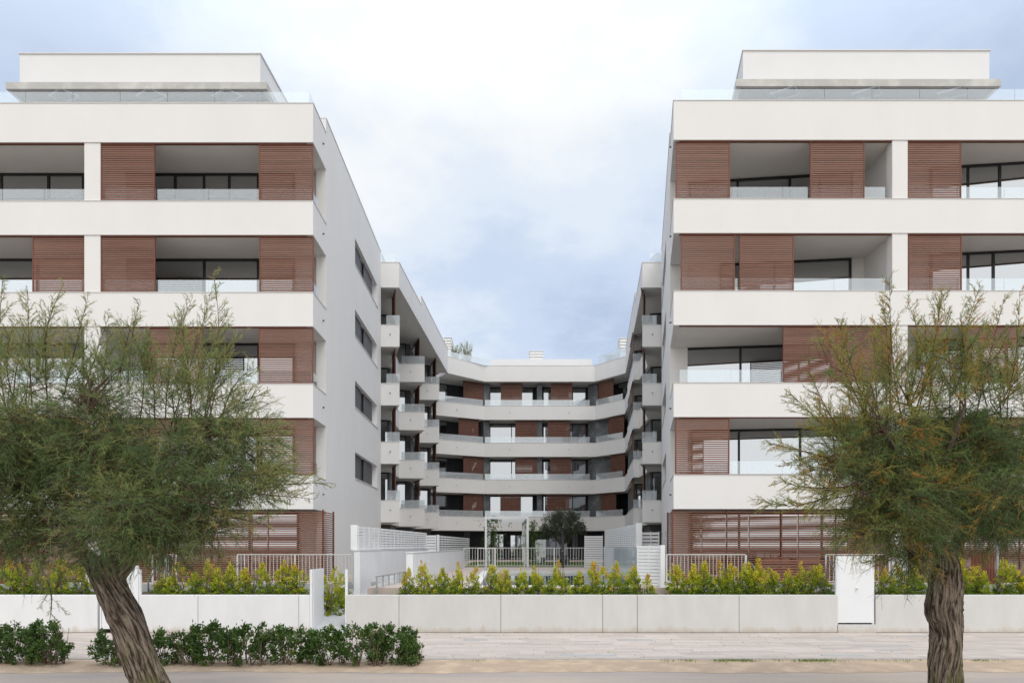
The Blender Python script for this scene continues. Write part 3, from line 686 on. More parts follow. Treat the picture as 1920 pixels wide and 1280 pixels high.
glass_run(CB, (7.75, 36.3), (8.4, 36.3), ROOF + .03, ROOF + .55, 2, 'glass2')

# ------------------------------------------------------------------ rear block
fl = [(-7.5, 54.1), (-1.65, 57.25), (7.62, 57.25), (9.66, 54.6), (11.2, 52.6)]
rl = [(-4.46, 54.2), (-1.62, 57.0), (7.56, 57.0), (9.65, 54.2)]
for k in range(4):
    mb = MB(); strip(mb, fl, 0.18, BOT[k], TOP[k]); build(mb, 'balcony_parapet', 'stucco', CB)
    build(MB().prism(offset(fl, .18) + [(12, 62), (-9, 62)], BOT[k], BOT[k] + .3), 'balcony_slab', 'soffit', CB)
    cb = MB(); strip(cb, fl, 0.22, TOP[k], TOP[k] + .025, -.02); build(cb, 'coping', 'coping', CB)
    for px in (956, 1067): spout(CB, (PX(px, 57.25), 57.26, TOP[k] - .55))
    spout(CB, (PX(1143, 56.0), 55.98, TOP[k] - .55)); spout(CB, (PX(857, 56.0), 55.98, TOP[k] - .55))
mb = MB(); strip(mb, rl, 0.2, BOT[4], ROOF); build(mb, 'roof_parapet', 'stucco', CB)
build(MB().prism(offset(rl, .2) + [(12, 62), (-9, 62)], BOT[4], BOT[4] + .3), 'roof_slab', 'soffit', CB)
cb = MB(); strip(cb, rl, .24, ROOF, ROOF + .025, -.02); build(cb, 'coping', 'coping', CB)
# rear wall line: parallel set back
bl = [(-9.0, 55.8), (-2.6, 59.2), (8.6, 59.2), (12.2, 54.4)]
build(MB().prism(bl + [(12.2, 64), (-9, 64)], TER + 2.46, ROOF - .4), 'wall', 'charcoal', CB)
def c_at(px, d): return PX(px, d)
for k in range(4):
    z0 = BOT[k] + .3; z1 = BOT[k + 1] - .01; yb = 59.08
    window(CB, (PX(880, yb), yb), (PX(1000, yb), yb), z0, z1, [.32, .66], 'pane_r')
    window(CB, (PX(1018, yb), yb), (PX(1100, yb), yb), z0, z1, [.34, .68], 'pane_r')
    # side windows on the canted bays
    a, b = (-8.2, 56.12), (-3.6, 58.56)
    window(CB, lerp(a, b, .3), lerp(a, b, .75), z0, z1, [.5], 'pane_r')
    a, b = (8.9, 58.68), (11.6, 55.1)
    window(CB, lerp(a, b, .25), lerp(a, b, .9), z0, z1, [.5], 'pane_r')
    # concrete piers
    build(MB().box(PX(1007, 57.6), PX(1016.5, 57.6), 57.6, 59.1, TOP[k], BOT[k + 1]), 'pier', 'greyconc', CB)
    build(MB().prism([(-1.72, 57.5), (-1.2, 57.75), (-1.35, 59.1), (-2.4, 59.1)], TOP[k], BOT[k + 1]), 'pier', 'greyconc', CB)
    build(MB().prism([(7.15, 58.1), (7.75, 57.5), (8.9, 56.9) if k < 3 else (7.9, 57.5), (8.95, 58.5) if k < 3 else (8.3, 58.6), (7.3, 59.1)], TOP[k], BOT[k + 1]), 'pier', 'greyconc', CB)
    zt = TOP[k] + .03
    glass_run(CB, (-1.6, 57.34), (7.2, 57.34), zt, zt + .5, 1.75, 'glass2')
    glass_run(CB, (-5.4, 55.34), (-1.75, 57.31), zt, zt + .5, 1.8, 'glass2')
    glass_run(CB, (7.72, 57.28), (9.55, 54.9), zt, zt + .5, 1.8, 'glass2')
sh = {3: [(869, 906, 'l'), (939, 979, 'c'), (1033, 1073, 'c'), (1122, 1150, 'r')], 2: [(860, 897, 'l'), (967, 1007, 'c'), (1027, 1068, 'c'), (1141, 1170, 'r')],
      1: [(869, 906, 'l'), (967, 1007, 'c'), (1032, 1072, 'c'), (1145, 1172, 'r')], 0: [(869, 905, 'l'), (938, 977, 'c'), (1026, 1067, 'c'), (1127, 1155, 'r')]}
def ray_hit(px, a, b):
    s = (px - 945) / F; dx, dy = b[0] - a[0], b[1] - a[1]
    t_ = (s * a[1] - a[0]) / (dx - s * dy); return (a[0] + dx * t_, a[1] + dy * t_)
segs = {'l': (fl[0], fl[1]), 'c': (fl[1], fl[2]), 'r': (fl[2], fl[3])}
for k, lst in sh.items():
    for a, b, s in lst:
        A, B_ = segs[s]; A2, B2 = offset([A, B_], .22)
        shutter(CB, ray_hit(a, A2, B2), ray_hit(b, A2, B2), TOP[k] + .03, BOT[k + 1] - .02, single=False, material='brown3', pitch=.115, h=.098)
# ground floor: dark recess, entrance
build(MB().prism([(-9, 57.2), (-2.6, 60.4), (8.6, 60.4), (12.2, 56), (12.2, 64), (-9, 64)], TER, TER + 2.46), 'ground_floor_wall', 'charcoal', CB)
for px0, px1 in [(1020, 1065), (1072, 1085), (925, 945)]:
    y = 60.3; window(CB, (PX(px0, y), y), (PX(px1, y), y), TER, TER + 2.3, [.5], 'pane_r')
en = build(MB().box(PX(953, 60), PX(990, 60), 59.9, 60.38, TER, TER + 2.45), 'entrance_porch', 'black', CB)
window(CB, (PX(956, 59.8), 59.8), (PX(987, 59.8), 59.8), TER, TER + 2.2, [.36, .66], 'pane_r', name='entrance_door')
for px in (870, 1130): build(MB().box(PX(px, 58), PX(px, 58) + .5, 58, 58.5, TER, BOT[0]), 'column', 'charcoal', CB)
# rooftop
build(MB().box(PX(920, 60), PX(1110, 60), 60.0, 60.2, ROOF - .3, PZ(673, 60)), 'upper_parapet', 'stucco2', CB)
def vent(label, x0, x1, y0, y1, z0, z1):
    t_ = thing('rooftop_vent', label, 'vent', ((x0 + x1) / 2, (y0 + y1) / 2, z0), 'white vent housings on the roofs')
    zm = z0 + (z1 - z0) * .55
    build(MB().box(x0, x1, y0, y1, z0, zm), 'base', 'white', t_, bevel=.01)
    n = 4; mb = MB()
    for i in range(n):
        z = zm + .02 + (z1 - zm - .08) * i / n; build(MB().box(x0 - .03, x1 + .03, y0 - .03, y1 + .03, z, z + (z1 - zm) / n * .6), 'louvre', 'whitemetal', t_)
    build(MB().box(x0 + .08, x1 - .08, y0 + .08, y1 - .08, zm, z1 - .06), 'core', 'whitemetal', t_)
    build(MB().box(x0 - .04, x1 + .04, y0 - .04, y1 + .04, z1 - .06, z1), 'cap', 'white', t_)
vent('white louvred vent housing at the centre of the rear roof', PX(993, 60.5), PX(1018, 60.5), 60.5, 61.4, ROOF - .1, PZ(657, 60.5))
vent('white louvred vent housing on the rear roof, left above the pale plants', PX(833, 56), PX(846, 56), 56, 57.6, ROOF - .1, PZ(632, 56))
vent('white louvred vent housing on the rear roof beside the right wing', PX(1163, 57), PX(1176, 57), 57, 58.2, ROOF - .1, PZ(633, 57))
gr = thing('roof_glass_railing', 'clear glass railing on the right corner of the rear roof', 'railing', (8.6, 55.9, ROOF))
glass_run(gr, (PX(1122, 57), 57.1), (PX(1172, 54.6), 54.6), ROOF + .03, ROOF + .85, 1.3, 'glass2')
gr = thing('roof_glass_railing', 'clear glass railing on the left corner of the rear roof', 'railing', (-3, 55.6, ROOF))
glass_run(gr, (PX(842, 54.4), 54.5), (PX(920, 57.2), 57.15), ROOF + .03, ROOF + .5, 1.3, 'glass2')

# ------------------------------------------------------------------ front walls and gates
YW = 18.8
WT = PZ(1115, YW)
def fwall(label, x0, x1, joints, m, zt=WT):
    t_ = thing('garden_wall', label, 'wall', ((x0 + x1) / 2, YW, 0), 'low garden walls along the pavement')
    xs = [x0] + [PX(j, YW) for j in joints] + [x1]
    build(MB().box(x0 + .02, x1 - .02, YW + .03, YW + .19, 0, zt - .03), 'core', 'retain', t_)
    for a, b in zip(xs[:-1], xs[1:]):
        build(MB().box(a + .006, b - .006, YW, YW + .22, 0, zt), 'panel', m, t_, bevel=.012)
fwall('long pale concrete garden wall between the open gate and the right gate', PX(649, YW), PX(1571, YW), (748, 939, 1130, 1195, 1386), 'conc')
fwall('pale concrete garden wall right of the white gate, behind the right trunk', PX(1642, YW), 22, (2050,), 'conc')
fwall('white garden wall left of the open gate, behind the long hedge', PX(262, YW), PX(581, YW), (371, 560), 'concwhite')
fwall('white garden wall at the far left behind the left tree', -22, PX(183, YW), (-180, 95), 'concwhite')
def gate(label, x0, x1, z0, z1, y):
    t_ = thing('garden_gate', label, 'gate', ((x0 + x1) / 2, y, z0))
    build(MB().box(x0, x1, y, y + .05, z0, z1), 'leaf', 'white', t_, bevel=.006)
    build(MB().box(x0 - .05, x0 - .008, y - .01, y + .08, z0 - .05, z1), 'jamb', 'white', t_)
    build(MB().box(x1 + .008, x1 + .05, y + .02, y + .10, z0 - .05, z1 - .1), 'jamb', 'white', t_)
    build(MB().tube([(x0 + (x1 - x0) * .53, y - .06, (z0 + z1) / 2 + .02), (x0 + (x1 - x0) * .53, y, (z0 + z1) / 2 + .02)], .018, 8), 'knob', 'steel', t_)
    build(MB().box(x0 + (x1 - x0) * .50, x0 + (x1 - x0) * .58, y - .012, y, (z0 + z1) / 2 - .06, (z0 + z1) / 2 + .08), 'lock_plate', 'whitemetal', t_)
gate('closed white metal garden gate in the right wall', PX(1572, YW), PX(1637, YW), PZ(1167, YW), PZ(1042, YW), YW + .02)
o = build(MB().box(PX(1571, YW), PX(1642, YW), YW - .02, YW + .3, 0, PZ(1170, YW)), 'gate_step', 'conc'); tag(o, 'concrete step under the closed white gate', 'step')
gate('closed white metal garden gate behind the left tree trunk', PX(190, YW), PX(262, YW) - .05, 0.1, PZ(1060, YW), YW + .02)
og = thing('garden_gate', 'open white garden gate swung inward at the left ramp', 'gate', (PX(584, YW), YW, 0))
a = (PX(586, YW), YW + .1); b = (PX(605.5, 19.65), 19.75)
build(MB().seg(a, b, .05, 0.08, PZ(1067, YW)), 'leaf', 'white', og, bevel=.004)
build(MB().box(PX(581, YW), PX(585, YW), YW, YW + .12, 0, PZ(1067, YW)), 'gate_post', 'white', og)
m_ = lerp(a, b, .9); build(MB().box(m_[0] - .01, m_[0] + .10, m_[1] - .06, m_[1] - .03, PZ(1116, 19.5) - .01, PZ(1116, 19.5) + .012), 'handle', 'steel', og)
o = build(MB().box(PX(648, YW) - .02, PX(651, YW), YW + .03, YW + .10, 0, PZ(1067, YW)), 'gate_post', 'white'); tag(o, 'slim white post right of the open gate, against the long wall', 'post')

# ------------------------------------------------------------------ courtyard walls, screens, fences
def cwall(label, p, q, t, z0, z1, m='whitewall'):
    t_ = thing('courtyard_wall', label, 'wall', (p[0], p[1], z0))
    build(MB().seg(p, q, t, z0, z1), 'wall', m, t_, bevel=.008)
    c = MB().seg(lerp(p, q, -.002), lerp(p, q, 1.001), t + .04, z1, z1 + .02, -.02); build(c, 'coping', 'white', t_)
    return t_
cwall('taller white courtyard wall carrying the near lattice screen, left side', (-4.62, 21.9), (-3.78, 34.0), .22, 0.3, E - .17)
cwall('white courtyard wall ending beside the pool fence', (-3.07, 23.0), (-2.32, 38.9), .23, TER - .6, E - .25)
def lattice(label, p, q, z0, z1, nsl, rib, endpost=None, gap=.22, t=.04):
    t_ = thing('lattice_screen', label, 'screen', (p[0], p[1], z0), 'white slatted privacy screens in the courtyard')
    h = (z1 - z0) / nsl; l = math.hypot(q[0] - p[0], q[1] - p[1])
    for i in range(nsl): build(MB().seg(p, q, t, z0 + i * h + h * gap / 2, z0 + (i + 1) * h - h * gap / 2), 'slat', 'white', t_)
    n = max(1, int(l / rib))
    for i in range(n + 1):
        a_ = lerp(p, q, min(1 - .03 / l, i / n)); b_ = lerp(p, q, min(1, i / n + .03 / l)); build(MB().seg(a_, b_, .012, z0, z1, -.013), 'rib', 'whitemetal', t_)
        build(MB().seg(a_, b_, .012, z0, z1, t + .001), 'rib', 'whitemetal', t_)
    if endpost:
        build(MB().box(*endpost), 'end_post', 'white', t_, bevel=.005)
    return t_
lattice('near white lattice screen on the left courtyard wall', (-4.70, 22.05), (-3.86, 34.0), E - .14, E + .63, 8, .62, (-4.93, -4.72, 21.95, 22.1, E - .14, E + .66))
lattice('small white louvred screen facing the street on the left', (-3.95, 34.3), (-3.42, 34.3), TER, E + .52, 13, 3, gap=.2)
lattice('far white lattice screen on the left, receding to the rear block', (-3.30, 34.8), (-2.45, 48.0), TER, E + .52, 14, 1.0, (-3.42, -3.3, 34.6, 34.8, TER, E + .54), gap=.4)
lattice('tall white lattice screen on the right of the pool', (5.32, 36.0), (4.92, 25.5), E - .07, E + .80, 10, .62, (4.90, 5.12, 25.3, 25.48, TER, E + .83), gap=.16)
lattice('white louvred screen facing the street behind the pool fence, right side', (PX(1096, 38.6), 38.6), (PX(1130, 38.6), 38.6), TER, E + .55, 14, 1.9, gap=.2)
lattice('white louvred screen beside the tall end post, right side', (PX(1203, 26), 26), (PX(1236, 26), 26), TER, E + .52, 13, .33, gap=.3)
lattice('low white lattice gate in front of the right block', (PX(1197, 20.9), 21.1), (PX(1240, 20.5), 20.6), TER - .2, E + 0.0, 14, .33, (PX(1238.5, 20.4), PX(1247, 20.4), 20.4, 20.52, TER - .35, E + .01), gap=.2)
gf = thing('glass_fence', 'tall clear glass fence along the right side of the pool', 'fence', (5.2, 30, TER))
glass_run(gf, (5.25, 36.0), (4.62, 22.0), TER + .03, E - .07, 2.3, 'glass3')
def railing(label, p, q, z0, z1, pitch, name='metal_railing', m='whitemetal', post=1.9, bar=.012, bottom=.08):
    t_ = thing(name, label, 'railing', (p[0], p[1], z0))
    l = math.hypot(q[0] - p[0], q[1] - p[1])
    build(MB().seg(p, q, .035, z1 - .03, z1), 'top_rail', m, t_)
    build(MB().seg(p, q, .025, z0 + bottom, z0 + bottom + .025, .005), 'bottom_rail', m, t_)
    n = int(l / pitch); ang = math.atan2(q[1] - p[1], q[0] - p[0])
    me = MB().seg((-bar / 2 * math.cos(ang), -bar / 2 * math.sin(ang)), (bar / 2 * math.cos(ang), bar / 2 * math.sin(ang)), .015, 0, z1 - z0 - bottom - .055, .01).mesh('baluster'); me.materials.append(M[m])
    for i in range(1, n): place('baluster', me, t_, (*lerp(p, q, i / n), z0 + bottom + .025))
    k = max(1, round(l / post))
    for i in range(k + 1):
        c = lerp(p, q, i / k); build(MB().box(c[0] - .022, c[0] + .022, c[1] - .01, c[1] + .035, z0, z1 - .031), 'post', m, t_)
    return t_
railing('long white metal fence with balusters between pool and lawn', (PX(870, 39), 39), (PX(1096, 39), 39), TER, E - .125, .16, bar=.018, post=1.55)
g2 = railing('small white gate panel within the pool fence beside the left pergola post', (PX(896, 38.85), 38.85), (PX(929, 38.85), 38.85), TER + .06, E - .15, .15, 'pool_gate', bar=.018, post=1)
g2['category'] = 'gate'
yr = 22.0
railing('white terrace railing left of the white courtyard wall', (PX(445, yr), yr), (PX(661, yr), yr), TER, PZ(1038, yr), .115, bar=.014, m='railpaint')
railing('white terrace railing at the left behind the tree', (PX(286, yr), yr), (PX(330, yr), yr), TER, PZ(1038, yr), .115, bar=.014, m='railpaint')
railing('white terrace railing in front of the right block', (PX(1250, yr), yr), (PX(1398, yr), yr), TER, PZ(1038, yr), .115, bar=.014, m='railpaint')
railing('white terrace railing behind the closed white gate', (PX(1549, yr), yr), (PX(1668, yr), yr), TER, PZ(1038, yr), .115, bar=.014, m='railpaint')
def handrail(label, pts):
    t_ = thing('handrail', label, 'handrail', pts[0]); build(MB().tube(pts, .024, 10), 'tube', 'steel', t_, smooth=True)
    return t_
yh = 21.6
handrail('galvanised steel handrail sloping left in front of the left terrace', [P(459, 1095, yh), P(458, 1040, yh), P(444, 1062, yh), P(437, 1073, yh), P(437, 1100, yh)])
handrail('galvanised steel handrail beside the left tree trunk', [P(312, 1095, yh), P(311, 1046, yh), P(296, 1064, yh), P(278, 1085, yh), P(278, 1112, yh)])
handrail('galvanised steel handrail sloping right in front of the right terrace', [P(1400, 1095, yh), P(1400, 1041, yh), P(1414, 1064, yh), P(1430, 1085, yh), P(1430, 1100, yh)])
handrail('galvanised steel handrail just left of the closed white gate', [P(1549, 1095, yh), P(1549, 1041, yh), P(1565, 1068, yh), P(1572, 1080, yh), P(1572, 1100, yh)])
# low glazed railing by the path
lg = thing('glass_railing', 'low stainless and glass railing angled beside the long wall', 'railing', (-3.7, 20.1, TER - .3))
pA, pB = (PX(706, 19.95), 19.95), (PX(767, 24.2), 24.2)
build(MB().seg(pA, pB, .04, E - .93, E - .90), 'top_rail', 'steel', lg)
for i in range(7):
    c = lerp(pA, pB, i / 6); build(MB().box(c[0] - .02, c[0] + .02, c[1], c[1] + .04, TER - .35, E - .93), 'post', 'steel', lg)
for i in range(6): build(MB().seg(lerp(pA, pB, i / 6 + .02), lerp(pA, pB, (i + 1) / 6 - .01), .015, TER - .15, E - .96), 'glass_panel', 'glass2', lg)
hp = thing('handrail', 'thin grey wall-mounted rail on the white wall end by the ramp', 'handrail', (-4.8, 21.6, .9))
build(MB().tube([(-4.79, 21.8, E - .2), (-4.79, 21.72, E - .25), (-4.79, 21.72, .95)], .014, 8), 'tube', 'steel', hp)

# slatted planter/bench in brown behind right shrubs
bn = thing('slatted_planter', 'low brown slatted timber box on the right terrace behind the shrubs', 'planter', (PX(1490, 22.6), 22.5, TER))
for i in range(9):
    z = TER + .05 + i * .085; build(MB().box(PX(1425, 22.5), PX(1552, 22.5), 22.4, 22.43, z, z + .06), 'slat', 'brown', bn)
for px in (1428, 1490, 1548): build(MB().box(PX(px, 22.5), PX(px, 22.5) + .06, 22.44, 22.9, TER, TER + .82), 'post', 'brown2', bn)
build(MB().box(PX(1425, 22.5), PX(1552, 22.5), 22.38, 22.95, TER + .83, TER + .87), 'top', 'brown2', bn)
# tall rust brown planter piece at both edges
for lab, a_, b_ in [('rust brown reed fence at the far right behind the trunk', 1822, 1866), ('rust brown reed fence at the far left edge', -30, 14)]:
    t_ = thing('reed_fence', lab, 'fence', (PX((a_ + b_) / 2, 22.2), 22.2, TER))
    n = 16
    for i in range(n):
        x = PX(a_ + (b_ - a_) * i / n, 22.2); build(MB().tube([(x, 22.2, TER - .2), (x + .01 * math.sin(i * 3), 22.2, TER + 1.0 + .12 * math.sin(i * 1.7))], .024, 6), 'cane', 'brown2', t_)
t_ = thing('steel_post', 'slim galvanised post rising behind the shrubs at far right', 'post', (PX(1870, 21.5), 21.5, TER - .2))
build(MB().tube([P(1870, 1115, 21.5), P(1870, 1023, 21.5)], .035, 10), 'tube', 'steel', t_)

# ------------------------------------------------------------------ pergola, bench, shower, cabinet
pg = thing('pergola', 'white metal pergola over the courtyard entrance path', 'pergola', (PX(950, 41), 39, TER))
zt = E + 1.52
for px, y in [(911, 39.15), (989.5, 39.15), (926.5, 44.2), (982, 44.2), (922, 49), (977, 49)]:
    x0 = PX(px, y); 
    if y > 40: x0 = PX(911, 39.15) if px < 950 else PX(989.5, 39.15)
    build(MB().box(x0 - .06, x0 + .06, y, y + .12, TER, zt), 'post', 'white', pg, bevel=.004)
xa, xb = PX(911, 39.15), PX(989.5, 39.15)
build(MB().box(xa - .06, xb + .06, 39.15, 39.27, zt, zt + .14), 'front_beam', 'white', pg)
for x0 in (xa, xb): build(MB().box(x0 - .06, x0 + .06, 39.27, 49.2, zt, zt + .14), 'side_beam', 'white', pg)
for i in range(3): build(MB().box(xa + .06, xb - .06, 42 + i * 2.6, 42.06 + i * 2.6, zt + .02, zt + .13), 'rafter', 'white', pg)
for i in range(5):
    build(MB().box(xb + .0, xb + .05, 40.2 + i * 1.0, 40.25 + i * 1.0, TER, zt), 'upright', 'whitemetal', pg)
    build(MB().box(xa - .05, xa, 40.2 + i * 1.0, 40.25 + i * 1.0, TER, zt), 'upright', 'whitemetal', pg)
sp = thing('shower_column', 'dark grey outdoor shower column in front of the olive tree', 'shower', (PX(1055, 38.4), 38.4, TER))
build(MB().box(PX(1053, 38.4), PX(1057.5, 38.4), 38.4, 38.54, TER, PZ(996, 38.4)), 'column', 'charcoal', sp, bevel=.004)
build(MB().tube([(PX(1055, 38.4), 38.32, PZ(1032, 38.4)), (PX(1055, 38.4), 38.4, PZ(1032, 38.4))], .03, 10), 'knob', 'steel', sp)
build(MB().box(PX(1053.5, 38.4), PX(1057, 38.4), 38.15, 38.4, PZ(997, 38.4) - .05, PZ(997, 38.4) - .02), 'shower_head', 'charcoal', sp)
be = thing('concrete_bench', 'square grey concrete bench around the olive tree', 'bench', (PX(1042, 43), 43, TER))
build(MB().box(PX(1017, 42), PX(1068, 42), 42, 43.6, TER + .36, TER + .5), 'seat', 'greyconc', be, bevel=.01)
for px in (1017, 1062): build(MB().box(PX(px, 42), PX(px, 42) + .2, 42.05, 43.55, TER, TER + .36), 'leg', 'greyconc', be)
cbn = thing('white_cabinet', 'white meter cabinet standing on the lawn beside the pergola', 'cabinet', (PX(1014, 46), 46, TER))
build(MB().box(PX(1004, 46), PX(1023.5, 46), 46, 46.4, TER + .08, PZ(1011, 46)), 'body', 'white', cbn, bevel=.006)
build(MB().box(PX(1006, 46), PX(1021.5, 46), 45.98, 46, TER + .14, PZ(1011, 46) - .06), 'door', 'white', cbn)
build(MB().box(PX(1019, 46), PX(1020, 46), 45.955, 45.98, TER + .7, TER + .82), 'handle', 'steel', cbn)

# ------------------------------------------------------------------ plants
def np_mesh(name, verts, faces, tints=None):
    """faces: (n,3) or (n,4) int array"""
    me = bpy.data.meshes.new(name); nv = len(verts); nf = len(faces); k = faces.shape[1]
    me.vertices.add(nv); me.vertices.foreach_set('co', np.ascontiguousarray(verts, dtype=np.float32).ravel())
    me.loops.add(nf * k); me.loops.foreach_set('vertex_index', np.ascontiguousarray(faces, dtype=np.int32).ravel())
    me.polygons.add(nf); me.polygons.foreach_set('loop_start', np.arange(0, nf * k, k, dtype=np.int32))
    try: me.polygons.foreach_set('loop_total', np.full(nf, k, dtype=np.int32))
    except Exception: pass
    if tints is not None:
        a = me.attributes.new('tint', 'FLOAT', 'POINT'); a.data.foreach_set('value', np.ascontiguousarray(tints, dtype=np.float32))
    me.update(calc_edges=True); return me
def np_obj(name, me, m, parent, kind=None):
    me.materials.append(M[m]); o = bpy.data.objects.new(name, me); COL.objects.link(o)
    if parent is not None: o.parent = parent
    if kind: o['kind'] = kind
    return o
def unit(a): return a / np.maximum(np.linalg.norm(a, axis=1, keepdims=True), 1e-9)

def leaves(r, pos, dirs, L, W, tint, fold=0.25):
    """oval leaves (two quads folded on the midrib -> 4 tris as 2 quads); pos,dirs (n,3)"""
    n = len(pos); d = unit(dirs); rnd = unit(r.normal(size=(n, 3))); s = unit(np.cross(d, rnd)); u = np.cross(s, d)
    L = L[:, None]; W = W[:, None]
    tip = pos + d * L - u * L * .12; mid = pos + d * L * .5 - u * L * fold * .3
    a = pos + d * L * .5 + s * W + u * W * fold; b = pos + d * L * .5 - s * W + u * W * fold
    v = np.stack([pos, a, tip, mid, b], 1).reshape(-1, 3)
    i = np.arange(n)[:, None] * 5
    f = np.concatenate([i + np.array([[0, 1, 2, 3]]), i + np.array([[0, 3, 2, 4]])], 0)
    return v, f, np.repeat(tint, 5)

def plumes(r, base, dirs, L, droop, nn, nl, nw, tint):
    """feathery sprays: a curved axis with needles either side, all single triangles"""
    n = len(base); d = unit(dirs); Lc = L[:, None]
    def ax(t): return base + d * Lc * t - np.array([0, 0, 1.0]) * (droop[:, None] * Lc * t * t)
    V = []; T = []
    side = unit(np.cross(d, unit(r.normal(size=(n, 3)))))
    for j in range(3):                                     # axis as thin blades
        a, b = ax(j / 3), ax((j + 1) / 3); wv = side * 0.0018
        V += [np.stack([a - wv, a + wv, b], 1)]; T.append(tint * .8)
    for j in range(nn):
        t = (j + 0.5) / nn * 0.98; p = ax(t)
        tg = unit(ax(min(1, t + .08)) - p + 1e-6); rnd = unit(r.normal(size=(n, 3))); s = unit(np.cross(tg, rnd))
        nd = unit(tg * .85 + s * .75 - np.array([0, 0, .12])); ln = (nl * (1.15 - .75 * t) * r.uniform(.7, 1.25, n))[:, None]
        ws = unit(np.cross(nd, unit(r.normal(size=(n, 3))))) * nw
        V.append(np.stack([p - ws, p + ws, p + nd * ln], 1)); T.append(tint + r.normal(0, .05, n))
    V = np.concatenate(V, 0).reshape(-1, 3); T = np.repeat(np.concatenate(T), 3)
    return V, np.arange(len(V)).reshape(-1, 3), np.clip(T, 0, 1)

def bark_tube(mb_list, pts, rad, n, r, amp, ring_d=0.035, seed=0):
    """smooth tube resampled along a spline, with ridges; returns verts, faces, bark coords"""
    pts = np.array(pts, float); m = len(pts); rad = np.array(rad, float)
    # catmull-rom
    P_ = []; R_ = []
    for i in range(m - 1):
        p0 = pts[max(i - 1, 0)]; p1 = pts[i]; p2 = pts[i + 1]; p3 = pts[min(i + 2, m - 1)]
        k = max(2, int(np.linalg.norm(p2 - p1) / ring_d))
        for j in range(k):
            t = j / k
            P_.append(.5 * ((2 * p1) + (-p0 + p2) * t + (2 * p0 - 5 * p1 + 4 * p2 - p3) * t * t + (-p0 + 3 * p1 - 3 * p2 + p3) * t ** 3))
            R_.append(rad[i] + (rad[i + 1] - rad[i]) * (t * t * (3 - 2 * t)))
    P_.append(pts[-1]); R_.append(rad[-1]); P_ = np.array(P_); R_ = np.array(R_)
    k = len(P_); tg = unit(np.gradient(P_, axis=0)); ref = np.array([0.15, 1.0, 0.1]); u = unit(np.cross(tg, ref)); v = np.cross(tg, u)
    ln = np.concatenate([[0], np.cumsum(np.linalg.norm(np.diff(P_, axis=0), axis=1))])
    th = np.linspace(0, 2 * np.pi, n, endpoint=False)[None, :]; s = ln[:, None]
    ph = seed * 1.7
    tw = th + s * (.14 if seed == 5 else -.3) + .25 * np.sin(s * 2.1 + ph)
    dsp = (.30 * np.sin(2 * tw + ph) + .42 * np.sin(3 * tw + 1.3 + ph + 1.6 * np.sin(s * 2.7)) + .22 * np.sin(5 * tw + 2.6 * np.sin(s * 3.3 + ph)) +
           .30 * np.sin(s * 5.3 + ph) * np.sin(tw + s) + .14 * np.sin(s * 9 + 3 * th))
    if amp > .1:
        sc = float(R_.max()) * 1.0; C = np.cos(tw + 0 * s) * sc; Sn = np.sin(tw + 0 * s) * sc; Zs = np.broadcast_to(s, C.shape)
        nz = np.array([mnoise.ridged_multi_fractal((c_ * 13 + seed, s_ * 13, z_ * 2.6), .9, 2.1, 4, .9, 2.0) + .5 * mnoise.fractal((c_ * 26, s_ * 26, z_ * 13), .8, 2.0, 3)
                       for c_, s_, z_ in zip(C.ravel(), Sn.ravel(), Zs.ravel())]).reshape(C.shape)
        dsp = dsp * .8 + (nz - nz.mean()) * .42
    # knots
    for q in range(int(ln[-1] * 2.2) if amp > .1 else 0):
        s0 = r.uniform(0, ln[-1]); t0 = r.uniform(0, 6.28); dth = (th - t0 + np.pi) % (2 * np.pi) - np.pi
        dsp += r.choice([1.5, -1.5]) * np.exp(-(((s - s0) / .10) ** 2 + (dth / .42) ** 2))
    RR = R_[:, None] * (1 + amp * dsp)
    X = P_[:, None, :] + RR[..., None] * (np.cos(th)[..., None] * u[:, None, :] + np.sin(th)[..., None] * v[:, None, :])
    idx = np.arange(k * n).reshape(k, n); a = idx[:-1]; b = idx[1:]
    f = np.stack([a, np.roll(a, -1, 1), np.roll(b, -1, 1), b], -1).reshape(-1, 4)
    bc = np.stack([np.broadcast_to(np.cos(tw) * 0.3, X.shape[:2]), np.broadcast_to(np.sin(tw) * 0.3, X.shape[:2]), np.broadcast_to(s, X.shape[:2])], -1)
    mb_list.append((X.reshape(-1, 3), f, bc.reshape(-1, 3)))
    return P_
def bark_obj(name, lst, parent, org):
    V, Fc, B = [], [], []; o_ = 0
    for v, f, b in lst: V.append(v); Fc.append(f + o_); B.append(b); o_ += len(v)
    V = np.concatenate(V) - np.array(org); Fc = np.concatenate(Fc); B = np.concatenate(B)
    me = np_mesh(name, V, Fc); a = me.attributes.new('bark', 'FLOAT_VECTOR', 'POINT'); a.data.foreach_set('vector', B.astype(np.float32).ravel()); me.shade_smooth()
    return np_obj(name, me, 'bark', parent)

